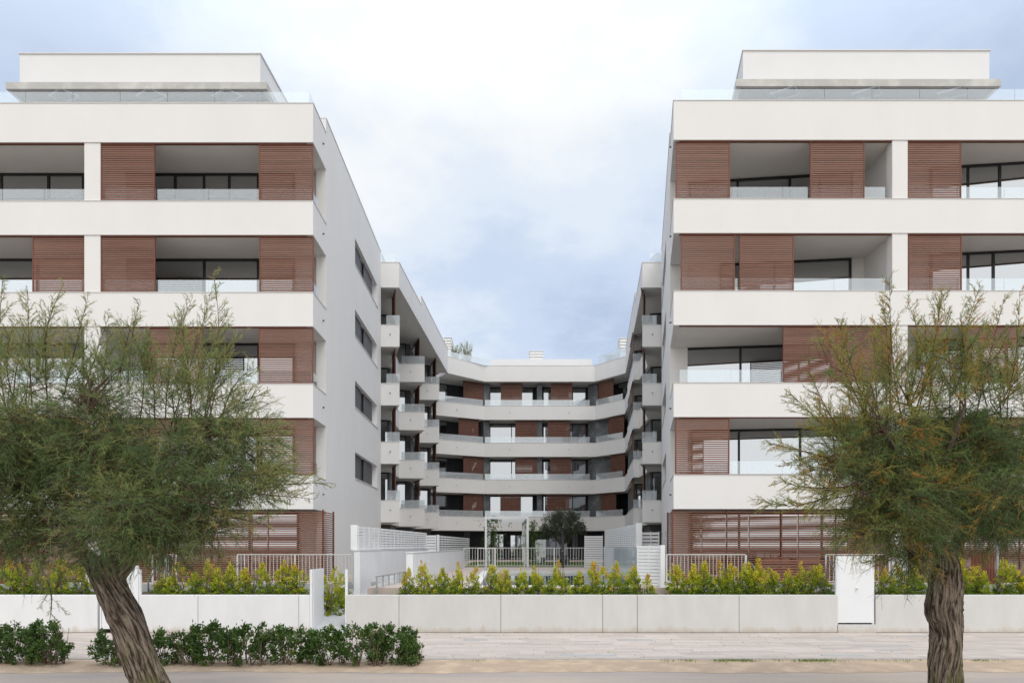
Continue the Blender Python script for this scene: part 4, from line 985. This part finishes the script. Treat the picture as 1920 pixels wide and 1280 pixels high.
def tamarisk(label, trunk, limbs, dense, mid, shoots, matname, seed, autumn):
    """all positions as (px, py, depth) read off the photograph; dense/mid: (px,py,rx,ry,depth,n)"""
    r = np.random.default_rng(seed); rr = random.Random(seed)
    base = P(*trunk[0][:3]); org = (base[0], base[1], -0.055)
    t_ = thing('tamarisk_tree', label, 'tree', org)
    lst = []
    tp = [P(*q[:3]) for q in trunk]; ks = .88 if seed == 5 else .78; bark_tube(lst, tp, [q[3] * ks for q in trunk], 150, r, .125 if seed == 5 else .17, .014, seed)
    bark_obj('trunk', lst, t_, org)
    nodes = []
    for lb in limbs:
        lst = []; lp = [P(*q[:3]) for q in lb]
        pp = bark_tube(lst, lp, [q[3] * .72 for q in lb], 28, r, .10, .04, seed + len(nodes) % 7)
        bark_obj('limb', lst, t_, org); nodes.append(pp[len(pp) // 5:])
    N = np.concatenate(nodes)
    br = []; bb = []; bd = []; bl = []; bdr = []; bt = []
    def clump(c, rx, ry, rz, n, up, dr, Lm, tint, nodrop=False):
        # branchlets from nearest limb into the clump
        for _ in range(max(2, int(n // 110))):
            tgt = np.array([c[0] + r.normal() * rx * .45, c[1] + r.normal() * rz * .45, c[2] + r.normal() * ry * .45])
            dd = np.linalg.norm(N - tgt, axis=1); s = N[rr.choice(np.argsort(dd)[:12].tolist())]
            m_ = (s + tgt) / 2 + r.normal(0, .08, 3) - np.array([0, 0, -.08])
            br.append(([s, m_, tgt], [.014, .008, .003]))
        for _ in range(int(n * (2.6 if nodrop else 1.6) // 11) + 1):                       # twigs, each carrying a cluster of plumes
            q = r.normal(size=3); q /= np.linalg.norm(q); rad_ = r.uniform(.05, 1) ** .45
            p = np.array([c[0] + q[0] * rx * rad_, c[1] + q[1] * rz * rad_, c[2] + q[2] * ry * rad_])
            dirn = q * .8 + np.array([0, 0, up]) + r.normal(0, .35, 3); dirn /= np.linalg.norm(dirn)
            Lt = r.uniform(.22, .5) * Lm; dr_ = dr * r.uniform(.4, 1.4)
            end = p + dirn * Lt - np.array([0, 0, dr_ * Lt]); br.append(([p - dirn * .08, (p + end) / 2 + np.array([0, 0, dr_ * Lt * .25]), end], [.004, .003, .0015]))
            tn = np.clip(tint + r.normal(0, .2) + .25 * q[2] * rad_, 0, 1)
            if rr.random() < autumn: tn = r.uniform(.82, 1)
            for _k in range(11):
                t = r.uniform(.05, 1); pos = p + (end - p) * t + np.array([0, 0, dr_ * Lt * .5 * t * (1 - t)])
                bb.append(pos); v = dirn * .9 + r.normal(0, .55, 3); bd.append(v); bl.append(r.uniform(.10, .21)); bdr.append(dr_ * .5 + r.uniform(0, .2)); bt.append(tn)
    for px, py, rx, ry, d, n in dense:
        c = P(px, py, d)
        for _s in range(5):
            q_ = r.normal(0, .42, 3); k_ = r.uniform(.5, .75); clump((c[0] + q_[0] * rx * d / F, c[1] + q_[1] * rx * d / F, c[2] + q_[2] * ry * d / F), k_ * rx * d / F, k_ * ry * d / F, k_ * (rx * d / F * .85 + .2), n / 5 * (1.35 if seed == 9 else .95), .12, .34, 1.0, (.34 if seed == 9 else .40) + r.uniform(-.28, .28), True)
    for px, py, rx, ry, d, n in mid:
        c = P(px, py, d); clump(c, rx * d / F, ry * d / F, rx * d / F * .7 + .15, n, .55, .15, 1.0, .50)
    for (px0, py0, px1, py1, d, dens) in shoots:           # long upright or outward shoots with sparse side sprays
        a = np.array(P(px0, py0, d)); b = np.array(P(px1, py1, d + rr.uniform(-.5, .5))); ln = np.linalg.norm(b - a)
        bend = r.normal(0, .05, 3) * ln; ax = (b - a) / ln
        pts = [a + (b - a) * t + bend * math.sin(math.pi * t) for t in np.linspace(0, 1, 9)]
        br.append((pts, list(np.linspace(.011, .0022, 9))))
        ns = int(ln * 23 * dens)
        for i in range(ns):
            t = (i + r.uniform()) / ns; 
            if t < .12: continue
            f_ = t * 8; i0 = min(7, int(f_)); p = pts[i0] + (pts[i0 + 1] - pts[i0]) * (f_ - i0)
            sd = unit(np.cross(ax, r.normal(size=3))[None])[0]; dirn = ax * .85 + sd * .65; dirn /= np.linalg.norm(dirn)
            Lt = (.42 * (1 - t) ** .8 + .07) * r.uniform(.6, 1.25); end = p + dirn * Lt + ax * Lt * .12
            br.append(([p, (p + end) / 2 - ax * Lt * .05, end], [.0035, .0026, .0014]))
            tn = np.clip(.72 + r.normal(0, .14), 0, 1)
            if rr.random() < autumn * .6: tn = r.uniform(.82, 1)
            m_ = max(2, int(Lt * 42))
            for j in range(m_):
                tt = (j + r.uniform()) / m_; bb.append(p + (end - p) * tt); bd.append(dirn * .9 + r.normal(0, .45, 3)); bl.append(r.uniform(.05, .13) * (1.1 - .4 * t)); bdr.append(.03); bt.append(tn)
    bb = np.array(bb); V, Fc, T = plumes(r, bb, np.array(bd), np.array(bl) * 1.1, np.array(bdr), 17, .032, .0023, np.array(bt))
    np_obj('crown', np_mesh('crown', V - np.array(org), Fc, T), matname, t_)
    mb = MB()
    for pts, rad in br: mb.tube(pts, rad, 4 if rad[0] < .01 else 6, False)
    me = mb.mesh('branches', org); me.materials.append(M['twig']); o = bpy.data.objects.new('branches', me); COL.objects.link(o); o.parent = t_
    return len(bb)

D1 = 10.0
nL = tamarisk('leaning tamarisk tree with a thick bent trunk at the left, in front of the hedge',
    [(318, 1345, D1, .34), (285, 1290, D1, .29), (262, 1235, D1, .26), (238, 1170, D1, .27), (212, 1110, D1, .25), (198, 1070, D1, .27), (196, 1050, D1 + .05, .22)],
    [[(190, 1085, D1, .20), (160, 1040, D1 - .1, .14), (105, 985, D1 - .2, .11), (62, 925, D1, .09), (50, 860, D1 + .2, .07), (20, 790, D1 + .2, .04)],
     [(215, 1085, D1, .17), (245, 1052, D1, .12), (262, 1010, D1, .10), (268, 950, D1 + .1, .08), (300, 880, D1 + .2, .06), (330, 800, D1 + .2, .035)],
     [(108, 985, D1 - .1, .09), (135, 930, D1 - .3, .08), (132, 885, D1 - .4, .06), (150, 820, D1 - .4, .04), (170, 740, D1 - .4, .025)],
     [(268, 960, D1 + .1, .07), (320, 900, D1 - .2, .055), (365, 840, D1 - .3, .045), (400, 780, D1 - .3, .025)],
     [(255, 1020, D1, .08), (310, 990, D1 - .5, .05), (390, 960, D1 - .7, .035), (480, 915, D1 - .7, .02)],
     [(50, 870, D1 + .2, .05), (-20, 830, D1 + .4, .04), (-90, 800, D1 + .4, .03)],
     [(265, 980, D1 + .1, .07), (240, 900, D1 + .9, .05), (220, 800, D1 + 1.2, .03)]],
    [(20, 800, 90, 60, D1 + .2, 900), (-60, 860, 90, 90, D1 + .3, 900), (110, 800, 90, 60, D1, 1250), (60, 860, 70, 45, D1 - .2, 800), (215, 840, 100, 75, D1 + .2, 1700), (330, 850, 90, 60, D1, 1400), (420, 835, 55, 40, D1 - .2, 650),
     (160, 960, 70, 45, D1 + .3, 900), (20, 960, 75, 50, D1 - .1, 800), (270, 950, 85, 60, D1 - .3, 1500), (345, 950, 75, 60, D1 - .4, 1300), (410, 915, 70, 38, D1 - .5, 850), (100, 1020, 80, 35, D1 + .2, 650),
     (300, 1010, 75, 28, D1 - .4, 550), (240, 985, 60, 35, D1 - .5, 500), (20, 1020, 70, 25, D1, 400), (385, 990, 45, 22, D1 - .5, 200), (180, 900, 60, 45, D1 + .9, 500), (-60, 990, 70, 40, D1, 300), (175, 1045, 35, 22, D1 - .2, 160), (130, 870, 65, 40, D1 - .5, 700), (60, 820, 80, 45, D1 - .4, 700), (150, 850, 60, 40, D1 - .5, 500), (-10, 900, 60, 60, D1 - .3, 600), (230, 900, 60, 50, D1 - .5, 700), (150, 780, 80, 40, D1, 600)],
    [(100, 720, 110, 50, D1, 700), (230, 735, 90, 50, D1 + .2, 650), (20, 700, 60, 45, D1 + .2, 350), (350, 760, 90, 45, D1, 600), (430, 780, 60, 40, D1, 300), (490, 890, 55, 20, D1 - .4, 240), (470, 930, 50, 18, D1 - .6, 200),
     (290, 690, 60, 40, D1, 180), (390, 700, 50, 35, D1, 170), (170, 670, 70, 35, D1, 150), (60, 660, 70, 35, D1 + .2, 150), (440, 860, 50, 40, D1 - .3, 300)],
    [(60, 760, 52, 545, D1, .9), (90, 760, 98, 560, D1 + .2, .9), (120, 740, 165, 555, D1, .9), (150, 760, 205, 590, D1 + .3, .8), (10, 760, 5, 520, D1, .9), (35, 780, 28, 600, D1 - .3, .9), (210, 790, 200, 640, D1, .8),
     (290, 790, 275, 620, D1 + .2, .8), (310, 790, 360, 560, D1, 1.0), (320, 800, 395, 550, D1 + .3, 1.0), (350, 800, 425, 590, D1, .9), (380, 800, 455, 620, D1 - .2, .9), (260, 800, 240, 610, D1 + .4, .7), (400, 790, 500, 735, D1, .9), (410, 800, 480, 690, D1, .8),
     (360, 790, 335, 590, D1 + .2, .9), (385, 790, 400, 505, D1 + .1, .55), (180, 780, 150, 610, D1, .8), (-20, 760, -30, 560, D1, .8), (420, 820, 540, 800, D1 - .3, .8), (430, 900, 560, 895, D1 - .6, 1.0), (440, 930, 620, 905, D1 - .6, .6), (430, 920, 590, 935, D1 - .8, .6), (400, 960, 500, 985, D1 - .6, .8), (440, 880, 550, 860, D1 - .5, .8),
     (470, 860, 545, 940, D1 - .5, .7), (450, 840, 520, 905, D1 - .3, .7), (310, 1000, 300, 1075, D1 - .4, .4), (90, 1090, 92, 1165, D1, .3), (240, 720, 262, 560, D1 + .3, .6), (80, 700, 120, 530, D1, .5), (225, 700, 250, 590, D1, .6)],
    'tam_l', 5, .015)
nR = tamarisk('upright tamarisk tree with a gnarled twisted trunk at the right, with rusty orange tips',
    [(1772, 1345, D1, .30), (1773, 1290, D1, .275), (1772, 1245, D1, .265), (1776, 1205, D1, .255), (1773, 1165, D1, .265), (1768, 1140, D1, .30), (1774, 1095, D1, .27), (1776, 1055, D1, .20), (1766, 1020, D1, .15)],
    [[(1770, 1075, D1, .19), (1762, 1020, D1 - .05, .12), (1750, 975, D1 - .1, .10), (1742, 900, D1 - .1, .07), (1730, 830, D1, .05), (1700, 740, D1, .03)],
     [(1778, 1065, D1, .15), (1795, 1010, D1 + .15, .09), (1830, 950, D1 + .3, .07), (1870, 880, D1 + .3, .05), (1890, 800, D1 + .3, .03)],
     [(1748, 960, D1 - .1, .07), (1700, 925, D1 - .2, .055), (1650, 905, D1 - .3, .045), (1600, 885, D1 - .4, .035), (1540, 870, D1 - .5, .02)],
     [(1745, 900, D1, .06), (1780, 840, D1 - .4, .04), (1810, 760, D1 - .5, .025)],
     [(1745, 930, D1, .06), (1690, 860, D1 - .5, .04), (1650, 790, D1 - .6, .025)],
     [(1830, 950, D1 + .3, .06), (1900, 930, D1 - .1, .05), (1990, 900, D1 - .2, .04)],
     [(1750, 960, D1, .06), (1735, 890, D1 + .8, .05), (1740, 800, D1 + 1.1, .03)]],
    [(1700, 845, 85, 60, D1, 1200), (1790, 850, 85, 70, D1 + .1, 1400), (1880, 860, 80, 80, D1 + .2, 1300), (1630, 850, 65, 42, D1 - .3, 750), (1740, 920, 85, 42, D1 - .3, 900), (1840, 935, 80, 45, D1 - .2, 900), (1910, 960, 60, 50, D1, 500),
     (1680, 925, 60, 30, D1 - .3, 450), (1760, 800, 80, 45, D1 + .4, 700), (1670, 980, 60, 30, D1 - .3, 420), (1625, 985, 38, 20, D1 - .4, 200), (1700, 1030, 32, 26, D1 - .1, 300), (1820, 985, 60, 28, D1 + .1, 420), (1720, 985, 45, 32, D1 - .5, 350), (1970, 850, 80, 110, D1 + .2, 600), (1570, 865, 40, 24, D1 - .5, 230)],
    [(1690, 760, 80, 50, D1, 560), (1790, 750, 80, 50, D1, 560), (1870, 740, 60, 60, D1 + .2, 420), (1620, 790, 55, 38, D1 - .2, 330), (1580, 820, 45, 25, D1 - .3, 180), (1560, 900, 60, 12, D1 - .5, 150), (1900, 690, 60, 60, D1, 220), (1680, 690, 50, 40, D1, 170), (1770, 670, 50, 40, D1, 130), (1565, 680, 35, 50, D1 - .2, 170), (1840, 660, 40, 40, D1, 100), (1650, 960, 60, 20, D1 - .4, 160)],
    [(1690, 780, 1668, 520, D1, 1.0), (1700, 760, 1700, 560, D1 + .2, .8), (1720, 780, 1765, 545, D1, 1.0), (1780, 780, 1770, 570, D1 + .2, .9), (1800, 760, 1838, 535, D1, 1.0), (1830, 780, 1885, 550, D1 + .2, .9), (1860, 780, 1912, 545, D1, .9), (1640, 820, 1570, 600, D1 - .2, 1.1),
     (1640, 830, 1555, 640, D1 - .3, 1.0), (1650, 800, 1640, 600, D1, .9), (1670, 790, 1655, 560, D1 + .2, .7), (1600, 850, 1480, 735, D1 - .3, .9), (1610, 850, 1520, 700, D1 - .3, .9), (1590, 870, 1440, 830, D1 - .5, .8), (1600, 890, 1470, 870, D1 - .5, .9), (1610, 900, 1420, 935, D1 - .6, .9), (1620, 905, 1450, 900, D1 - .6, .9), (1640, 920, 1500, 945, D1 - .6, .8),
     (1760, 780, 1735, 600, D1, .7), (1880, 760, 1940, 600, D1, .9), (1660, 990, 1560, 1010, D1 - .5, .7), (1690, 1040, 1650, 1075, D1, .5), (1810, 780, 1800, 590, D1 + .3, .7), (1740, 780, 1715, 620, D1 - .3, .7), (1850, 760, 1860, 610, D1 + .3, .7), (1600, 860, 1530, 760, D1 - .3, .9)],
    'tam_r', 9, .06)
print('plumes', nL, nR)

# ---- hedge shrubs (dark glossy) along the sand verge
def leafy(name, label, cat, c, w_, d_, h, n, m, seed, group, L=(.05, .08), W=.017, stems=7, t0=.35, up=.3, shape='round', tmix=0, bare=.12):
    r = np.random.default_rng(seed); rr = random.Random(seed)
    t_ = thing(name, label, cat, (c[0], c[1], c[2]), group)
    mb = MB(); tips = []
    for i in range(stems):
        a = np.array([r.uniform(-.38, .38) * w_, r.uniform(-.25, .25) * d_, -.02])
        for q in range(3):
            if shape == 'cone':
                e_ = a * .5 + np.array([r.normal(0, .12) * w_, r.normal(0, .12) * d_, h * r.uniform(.5, 1.0)])
            else: e_ = np.array([a[0] * 1.1 + r.normal(0, .14) * w_, a[1] * 1.3 + r.normal(0, .2) * d_, h * r.uniform(.55, .97)])
            k = (a + e_) / 2 + r.normal(0, .04, 3); mb.tube([tuple(a + np.array(c)), tuple(k + np.array(c)), tuple(e_ + np.array(c))], [.012 * h + .002, .008 * h + .001, .003], 5, False)
            tips.append((a, k, e_))
    build(mb, 'stems', 'stem', t_)
    pos, dr, tn = [], [], []
    ncl = max(8, n // 26)
    sps = [(r.uniform(-.3, .3), r.uniform(-.2, .2), r.uniform(.45, 1.0), r.uniform(.55, .95)) for _ in range(3)] + [(r.uniform(-.2, .2), 0, r.uniform(.95, 1.15), r.uniform(.4, .7))]
    for i in range(ncl):                                    # leaves come in rosettes at twig ends
        if shape == 'cone':
            z = r.uniform(.03, 1) ** (1.25 if rr.random() < .7 else 2.5); rad = (1 - z ** 1.6) ** .9 * .62 + .03; an = r.uniform(0, 6.28); q = rad * r.uniform(.3, 1) ** .5
            sp_ = sps[rr.randrange(4)]; p = np.array([(math.cos(an) * q * sp_[3] + sp_[0] * (1 - .3 * z)) * w_, (math.sin(an) * q * sp_[3] + sp_[1]) * d_, z * h * sp_[2]])
        else:
            z = r.uniform(bare, 1); an = r.uniform(0, 6.28); lump = .78 + .22 * math.sin(seed * 2.1 + 4 * z + 2.3 * an) ; rad = .5 * (1 - abs(2 * (z - .55)) ** 3.2 * .55) * lump; q = rad * r.uniform(.35, 1) ** .5
            p = np.array([math.cos(an) * q * w_, math.sin(an) * q * d_, z * h * (.88 + .12 * math.sin(an * 3 + seed * 1.9))])
            if z < .35 and r.uniform() < .45: continue
        out = p - np.array([0, 0, h * .35]); out = out / max(.05, np.linalg.norm(out)) + np.array([0, 0, up])
        tc_ = np.clip(t0 + r.normal(0, .18) + tmix * (p[2] / h - .4), 0, 1)
        for j in range(26):
            pos.append(p + out * r.uniform(-.02, .05) + r.normal(0, .022 if shape == 'cone' else .03, 3)); dr.append(out * .6 + r.normal(0, .6, 3)); tn.append(np.clip(tc_ + r.normal(0, .08), 0, 1))
    pos = np.array(pos); n = len(pos)
    V, Fc, T = leaves(r, pos, np.array(dr), r.uniform(L[0], L[1], n), np.full(n, W) * r.uniform(.7, 1.2, n), np.array(tn))
    np_obj('foliage', np_mesh('foliage', V, Fc, T), m, t_)
    return t_
YH = 13.85
hs = [(-60, 120, 72, 'at the far left edge'), (28, 100, 68, 'second from the left, before the paved gap'), (88, 80, 74, 'at the right end of the short left hedge'),
      (222, 90, 62, 'just left of the leaning trunk'), (312, 72, 62, 'just right of the leaning trunk'), (392, 88, 74, 'second right of the trunk'), (462, 84, 72, 'in the middle of the long hedge'),
      (538, 84, 66, 'in front of the white wall end left of the open gate'), (612, 80, 64, 'in front of the open gate'), (682, 84, 70, 'third from the right end of the long hedge'), (738, 76, 66, 'next to last at the right end of the long hedge'), (768, 40, 42, 'small, at the right tip of the long hedge')]
for i, (px, wpx, hpx, lab) in enumerate(hs):
    s = YH / F
    leafy('hedge_shrub', 'dark glossy hedge shrub ' + lab, 'shrub', (PX(px, YH), YH + .05 * math.sin(i * 2), -.01), wpx * s * 1.22, .66, hpx * s * 1.02, int(3200 * wpx / 85), 'hedge', 40 + i, 'dark green hedge shrubs along the verge', (.05, .085), .019, 8, .38, .35)
# ---- yellow green shrubs behind the walls
rr = random.Random(21)
def row(pxs, y, zb, where, seed0, hbase):
    n = len(pxs)
    ords = ['first', 'second', 'third', 'fourth', 'fifth', 'sixth', 'seventh', 'eighth', 'ninth', 'tenth', 'eleventh', 'twelfth', 'thirteenth', 'fourteenth', 'fifteenth']
    for i, (px, hp, wp) in enumerate(pxs):
        s = y / F; size = 'tall' if hp > 50 else ('small' if hp < 36 else 'medium')
        leafy('garden_shrub', '%s yellow shrub, %s from left %s' % (size, ords[i], where), 'shrub', (PX(px, y), y + rr.uniform(-.15, .15), zb), wp * s * (1.15 if seed0 == 140 else 1.36), wp * s * 1.2, (hp + hbase) * s, int((44 if seed0 == 140 else 62) * wp * hp / 28) + 700, 'yellow', seed0 + i,
              'yellow green shrubs behind the garden walls', (.035, .06), .0135, 4, .46 + .08 * math.sin(i * 2.4), .7, 'cone', .75)
zb = TER - .22; yb = 19.7
row([(15, 50, 34), (42, 42, 30), (66, 46, 30), (92, 40, 30), (118, 50, 32), (146, 44, 30)], yb, zb, 'behind the far left white wall', 100, 14)
row([(302, 26, 26), (335, 44, 40), (364, 30, 26), (393, 50, 28), (414, 38, 24), (437, 46, 24), (460, 40, 26), (492, 42, 40), (533, 50, 34), (560, 42, 36)], yb, zb, 'behind the wall left of the open gate', 120, 14)
row([(762, 40, 32), (797, 50, 34), (826, 42, 38), (858, 50, 30), (887, 38, 28), (920, 48, 32), (945, 44, 28), (975, 42, 28), (1006, 48, 32), (1045, 56, 46), (1082, 36, 32), (1118, 54, 44), (1158, 48, 40), (1192, 50, 30), (1212, 28, 20)], 19.5, TER - .2, 'behind the long concrete wall', 140, 6)
row([(1270, 46, 28), (1296, 46, 24), (1322, 50, 28), (1350, 50, 24), (1368, 48, 24), (1397, 50, 28), (1424, 50, 28), (1450, 42, 26), (1477, 38, 26), (1502, 50, 28), (1530, 48, 36)], yb, zb, 'behind the wall left of the closed gate', 180, 9)
row([(1660, 34, 26), (1690, 44, 32), (1722, 42, 34), (1812, 52, 34), (1840, 40, 28), (1893, 54, 40), (1925, 46, 36)], yb, zb, 'behind the far right wall', 200, 14)
leafy('garden_shrub', 'large yellow green shrub beside the ramp path right of the open gate leaf', 'shrub', (PX(620, 20.4), 20.5, .25), .85, .95, 1.3, 6000, 'yellow', 230, None, (.035, .06), .013, 5, .45, .7, 'cone', .5)
leafy('garden_shrub', 'dark based yellow green shrub tight behind the open gate post by the ramp', 'shrub', (PX(634, 21.3), 21.4, .5), .7, .9, .95, 4000, 'yellow', 231, None, (.035, .06), .013, 4, .35, .5, 'cone', .5)
# ---- olive tree
def olive():
    c = (PX(1053, 42.6), 42.8, TER); t_ = thing('olive_tree', 'small olive tree with grey green crown behind the pool fence', 'tree', c)
    r = np.random.default_rng(77); lst = []
    b = np.array(c); bark_tube(lst, [b, b + [0, 0, .5], b + [-.04, 0, 1.0], b + [.02, 0, 1.35]], [.13, .10, .09, .08], 20, r, .1, .06, 3)
    for e_ in ((-.75, 0, 2.5), (.6, .1, 2.6), (.0, .4, 2.9), (-.3, -.3, 2.2), (.35, -.4, 2.2), (1.0, 0, 2.3)):
        bark_tube(lst, [b + [0, 0, 1.25], b + np.array(e_) * [.5, .5, .72], b + np.array(e_)], [.07, .04, .015], 10, r, .06, .08, 2)
    bark_obj('trunk', lst, t_, c)
    pos, dr = [], []
    cls = [(-.7, 0, 2.55, .55), (.1, 0, 3.0, .55), (.75, 0, 2.6, .55), (-.35, .2, 2.05, .45), (.45, 0, 2.15, .5), (0, -.3, 2.5, .6), (-.9, 0, 2.15, .35), (1.2, 0, 2.3, .3), (.2, .3, 1.8, .35), (-.3, 0, 2.9, .4), (.6, 0, 3.0, .35)]
    for x, y, z, q in cls:
        for k in range(80):
            u = r.normal(size=3); u /= np.linalg.norm(u); p = np.array([x, y, z]) + u * q * 1.15 * r.uniform(.3, 1.1)
            for j in range(14): pos.append(p + r.normal(0, .07, 3)); dr.append(u + r.normal(0, .6, 3) + [0, 0, .3])
    pos = np.array(pos); n = len(pos); V, Fc, T = leaves(r, pos, np.array(dr), r.uniform(.08, .13, n), np.full(n, .020), r.uniform(0, 1, n))
    np_obj('crown', np_mesh('crown', V, Fc, T), 'olive', t_)
olive()
# ---- climbing plants
def vine(label, c, h, n, seed, w_=.25):
    t_ = thing('climbing_plant', label, 'climbing plant', c); r = np.random.default_rng(seed); mb = MB()
    pts = [(c[0] + .09 * math.sin(k * 1.3 + seed), c[1] - .05 + .06 * math.cos(k * 1.7), c[2] + h * k / 12) for k in range(13)]; mb.tube(pts, .012, 5); build(mb, 'stem', 'stem', t_)
    pos, dr = [], []
    for i in range(n):
        t = r.uniform(.02, 1.05) ; k = 1.0 if .45 < t < .95 else .55; p = np.array([r.normal(0, w_ * k), r.normal(0, .12), t * h])
        for j in range(5): pos.append(p + r.normal(0, .05, 3)); dr.append(r.normal(size=3))
    pos = np.array(pos); n = len(pos); V, Fc, T = leaves(r, pos, np.array(dr), r.uniform(.06, .11, n), np.full(n, .03), r.uniform(0, 1, n))
    np_obj('foliage', np_mesh('foliage', V, Fc, T), 'rose', t_)
vine('leafy climber on the left pergola posts', (PX(911, 41) + .38, 41.0, TER), 2.9, 260, 1, .34)
vine('leafy climber on the right pergola posts', (PX(1000, 41), 41.2, TER), 2.6, 230, 2, .26)
# ---- pale roof plants
for lab, px, d, w_, h, sd in [('pale feathery plant behind the left glass railing on the rear roof', 874, 57.6, 1.2, 2.2, 5), ('smaller pale plant left of the feathery one on the rear roof', 852, 56.2, .9, 1.6, 6), ('low pale yellow plant behind the right glass railing on the roof', 1150, 57.8, 1.5, 1.35, 7)]:
    c = (PX(px, d), d, ROOF + .02); t_ = thing('roof_plant', lab, 'plant', c); r = np.random.default_rng(sd); mb = MB(); pos, dr = [], []
    for i in range(34):
        a = np.array([r.uniform(-.3, .3) * w_, r.uniform(-.2, .2), 0]); e_ = np.array([a[0] + r.normal(0, .2) * w_, r.normal(0, .2), h * r.uniform(.6, 1)])
        mb.tube([tuple(a + c), tuple(e_ + c)], [.008, .003], 4, False)
        for j in range(26): 
            t = r.uniform(.15, 1); pos.append(a + (e_ - a) * t + r.normal(0, .04, 3)); dr.append((e_ - a) * .6 + r.normal(0, .5, 3))
    build(mb, 'stems', 'roofplant' if False else 'stem', t_); pos = np.array(pos); n = len(pos)
    V, Fc, T = leaves(r, pos, np.array(dr), r.uniform(.10, .18, n), np.full(n, .018), r.uniform(0, 1, n)); np_obj('foliage', np_mesh('foliage', V, Fc, T), 'roofplant', t_)
    build(MB().box(c[0] - w_ / 2, c[0] + w_ / 2, c[1] - .2, c[1] + .2, ROOF - .2, ROOF + .05), 'planter_box', 'white', t_)
# ---- ground cover: lawn blades, weeds along the kerb, leaf litter
def blades(name, label, pts, hh, ww, m, seed):
    r = np.random.default_rng(seed); n = len(pts); ang = r.uniform(0, 6.28, n); s = np.stack([np.cos(ang), np.sin(ang), np.zeros(n)], 1)
    h = (hh * r.uniform(.5, 1.3, n))[:, None]; lean = r.normal(0, .35, (n, 3)) * h; lean[:, 2] = 0
    V = np.stack([pts - s * ww, pts + s * ww, pts + lean + np.array([0, 0, 1.]) * h], 1).reshape(-1, 3)
    o = np_obj(name, np_mesh(name, V, np.arange(len(V)).reshape(-1, 3), np.repeat(r.uniform(0, 1, n), 3)), m, None, 'stuff'); o['label'] = label; o['category'] = 'grass'
r = np.random.default_rng(8); n = 26000
blades('lawn_grass', 'short green lawn behind the pool fence', np.stack([r.uniform(-2.3, 8.4, n), r.uniform(39.6, 50, n), np.full(n, TER + .03)], 1), .06, .012, 'grassleaf', 1)
pts = []
for px, wpx, n in [(1290, 20, 60), (1355, 30, 120), (1395, 40, 200), (1460, 12, 30), (1530, 70, 420), (1370, 40, 80), (1840, 60, 90), (900, 30, 30), (760, 40, 40), (1690, 60, 60), (1250, 20, 30), (300, 60, 60), (540, 100, 90), (60, 80, 80)]:
    for i in range(n):
        x = PX(px + r.normal() * wpx * .35, 14.2); pts.append((x, 14.30 - abs(r.normal(0, .12)), 0.0))
blades('kerb_weeds', 'thin green weeds growing along the kerb', np.array(pts), .045, .006, 'grassleaf', 2)
nl_ = 700; xl = np.concatenate([r.normal(-5.6, 2.2, nl_ // 2), r.uniform(-10, 11, nl_ - nl_ // 2)]); yl = 14.5 + 4.2 * r.uniform(0, 1, nl_) ** 1.0
yl[:200] = 18.75 - np.abs(r.normal(0, .06, 200)); an_ = r.uniform(0, 6.28, nl_); dl = np.stack([np.cos(an_), np.sin(an_), np.full(nl_, .1)], 1)
Vl, Fl, Tl = leaves(r, np.stack([xl, yl, np.full(nl_, .006)], 1), dl, r.uniform(.02, .05, nl_), r.uniform(.005, .012, nl_), r.uniform(.6, 1, nl_))
o = np_obj('leaf_litter', np_mesh('leaf_litter', Vl, Fl, Tl), 'tam_r', None, 'stuff'); o['label'] = 'dry fallen leaves scattered on the pavement'; o['category'] = 'leaves'
n = 5200; V = []; x = r.uniform(-14, 14, n); y = 13.15 + 1.2 * r.uniform(0, 1, n) ** .8; sc = r.uniform(.004, .016, n) * r.uniform(.4, 1, n)
base_ = np.stack([x, y, np.full(n, -.012)], 1); off = np.array([[1, 0, 0], [-.4, .8, 0], [-.6, -.7, 0], [0, 0, 1.1]])
V = (base_[:, None, :] + off[None] * sc[:, None, None] * r.uniform(.7, 1.3, (n, 4, 1))).reshape(-1, 3)
i = np.arange(n)[:, None] * 4; Fc = np.concatenate([i + np.array([[0, 1, 3]]), i + np.array([[1, 2, 3]]), i + np.array([[2, 0, 3]])])
o = np_obj('verge_pebbles', np_mesh('verge_pebbles', V, Fc), 'kerb', None, 'stuff'); o['label'] = 'small stones and litter scattered on the sand verge'; o['category'] = 'pebbles'
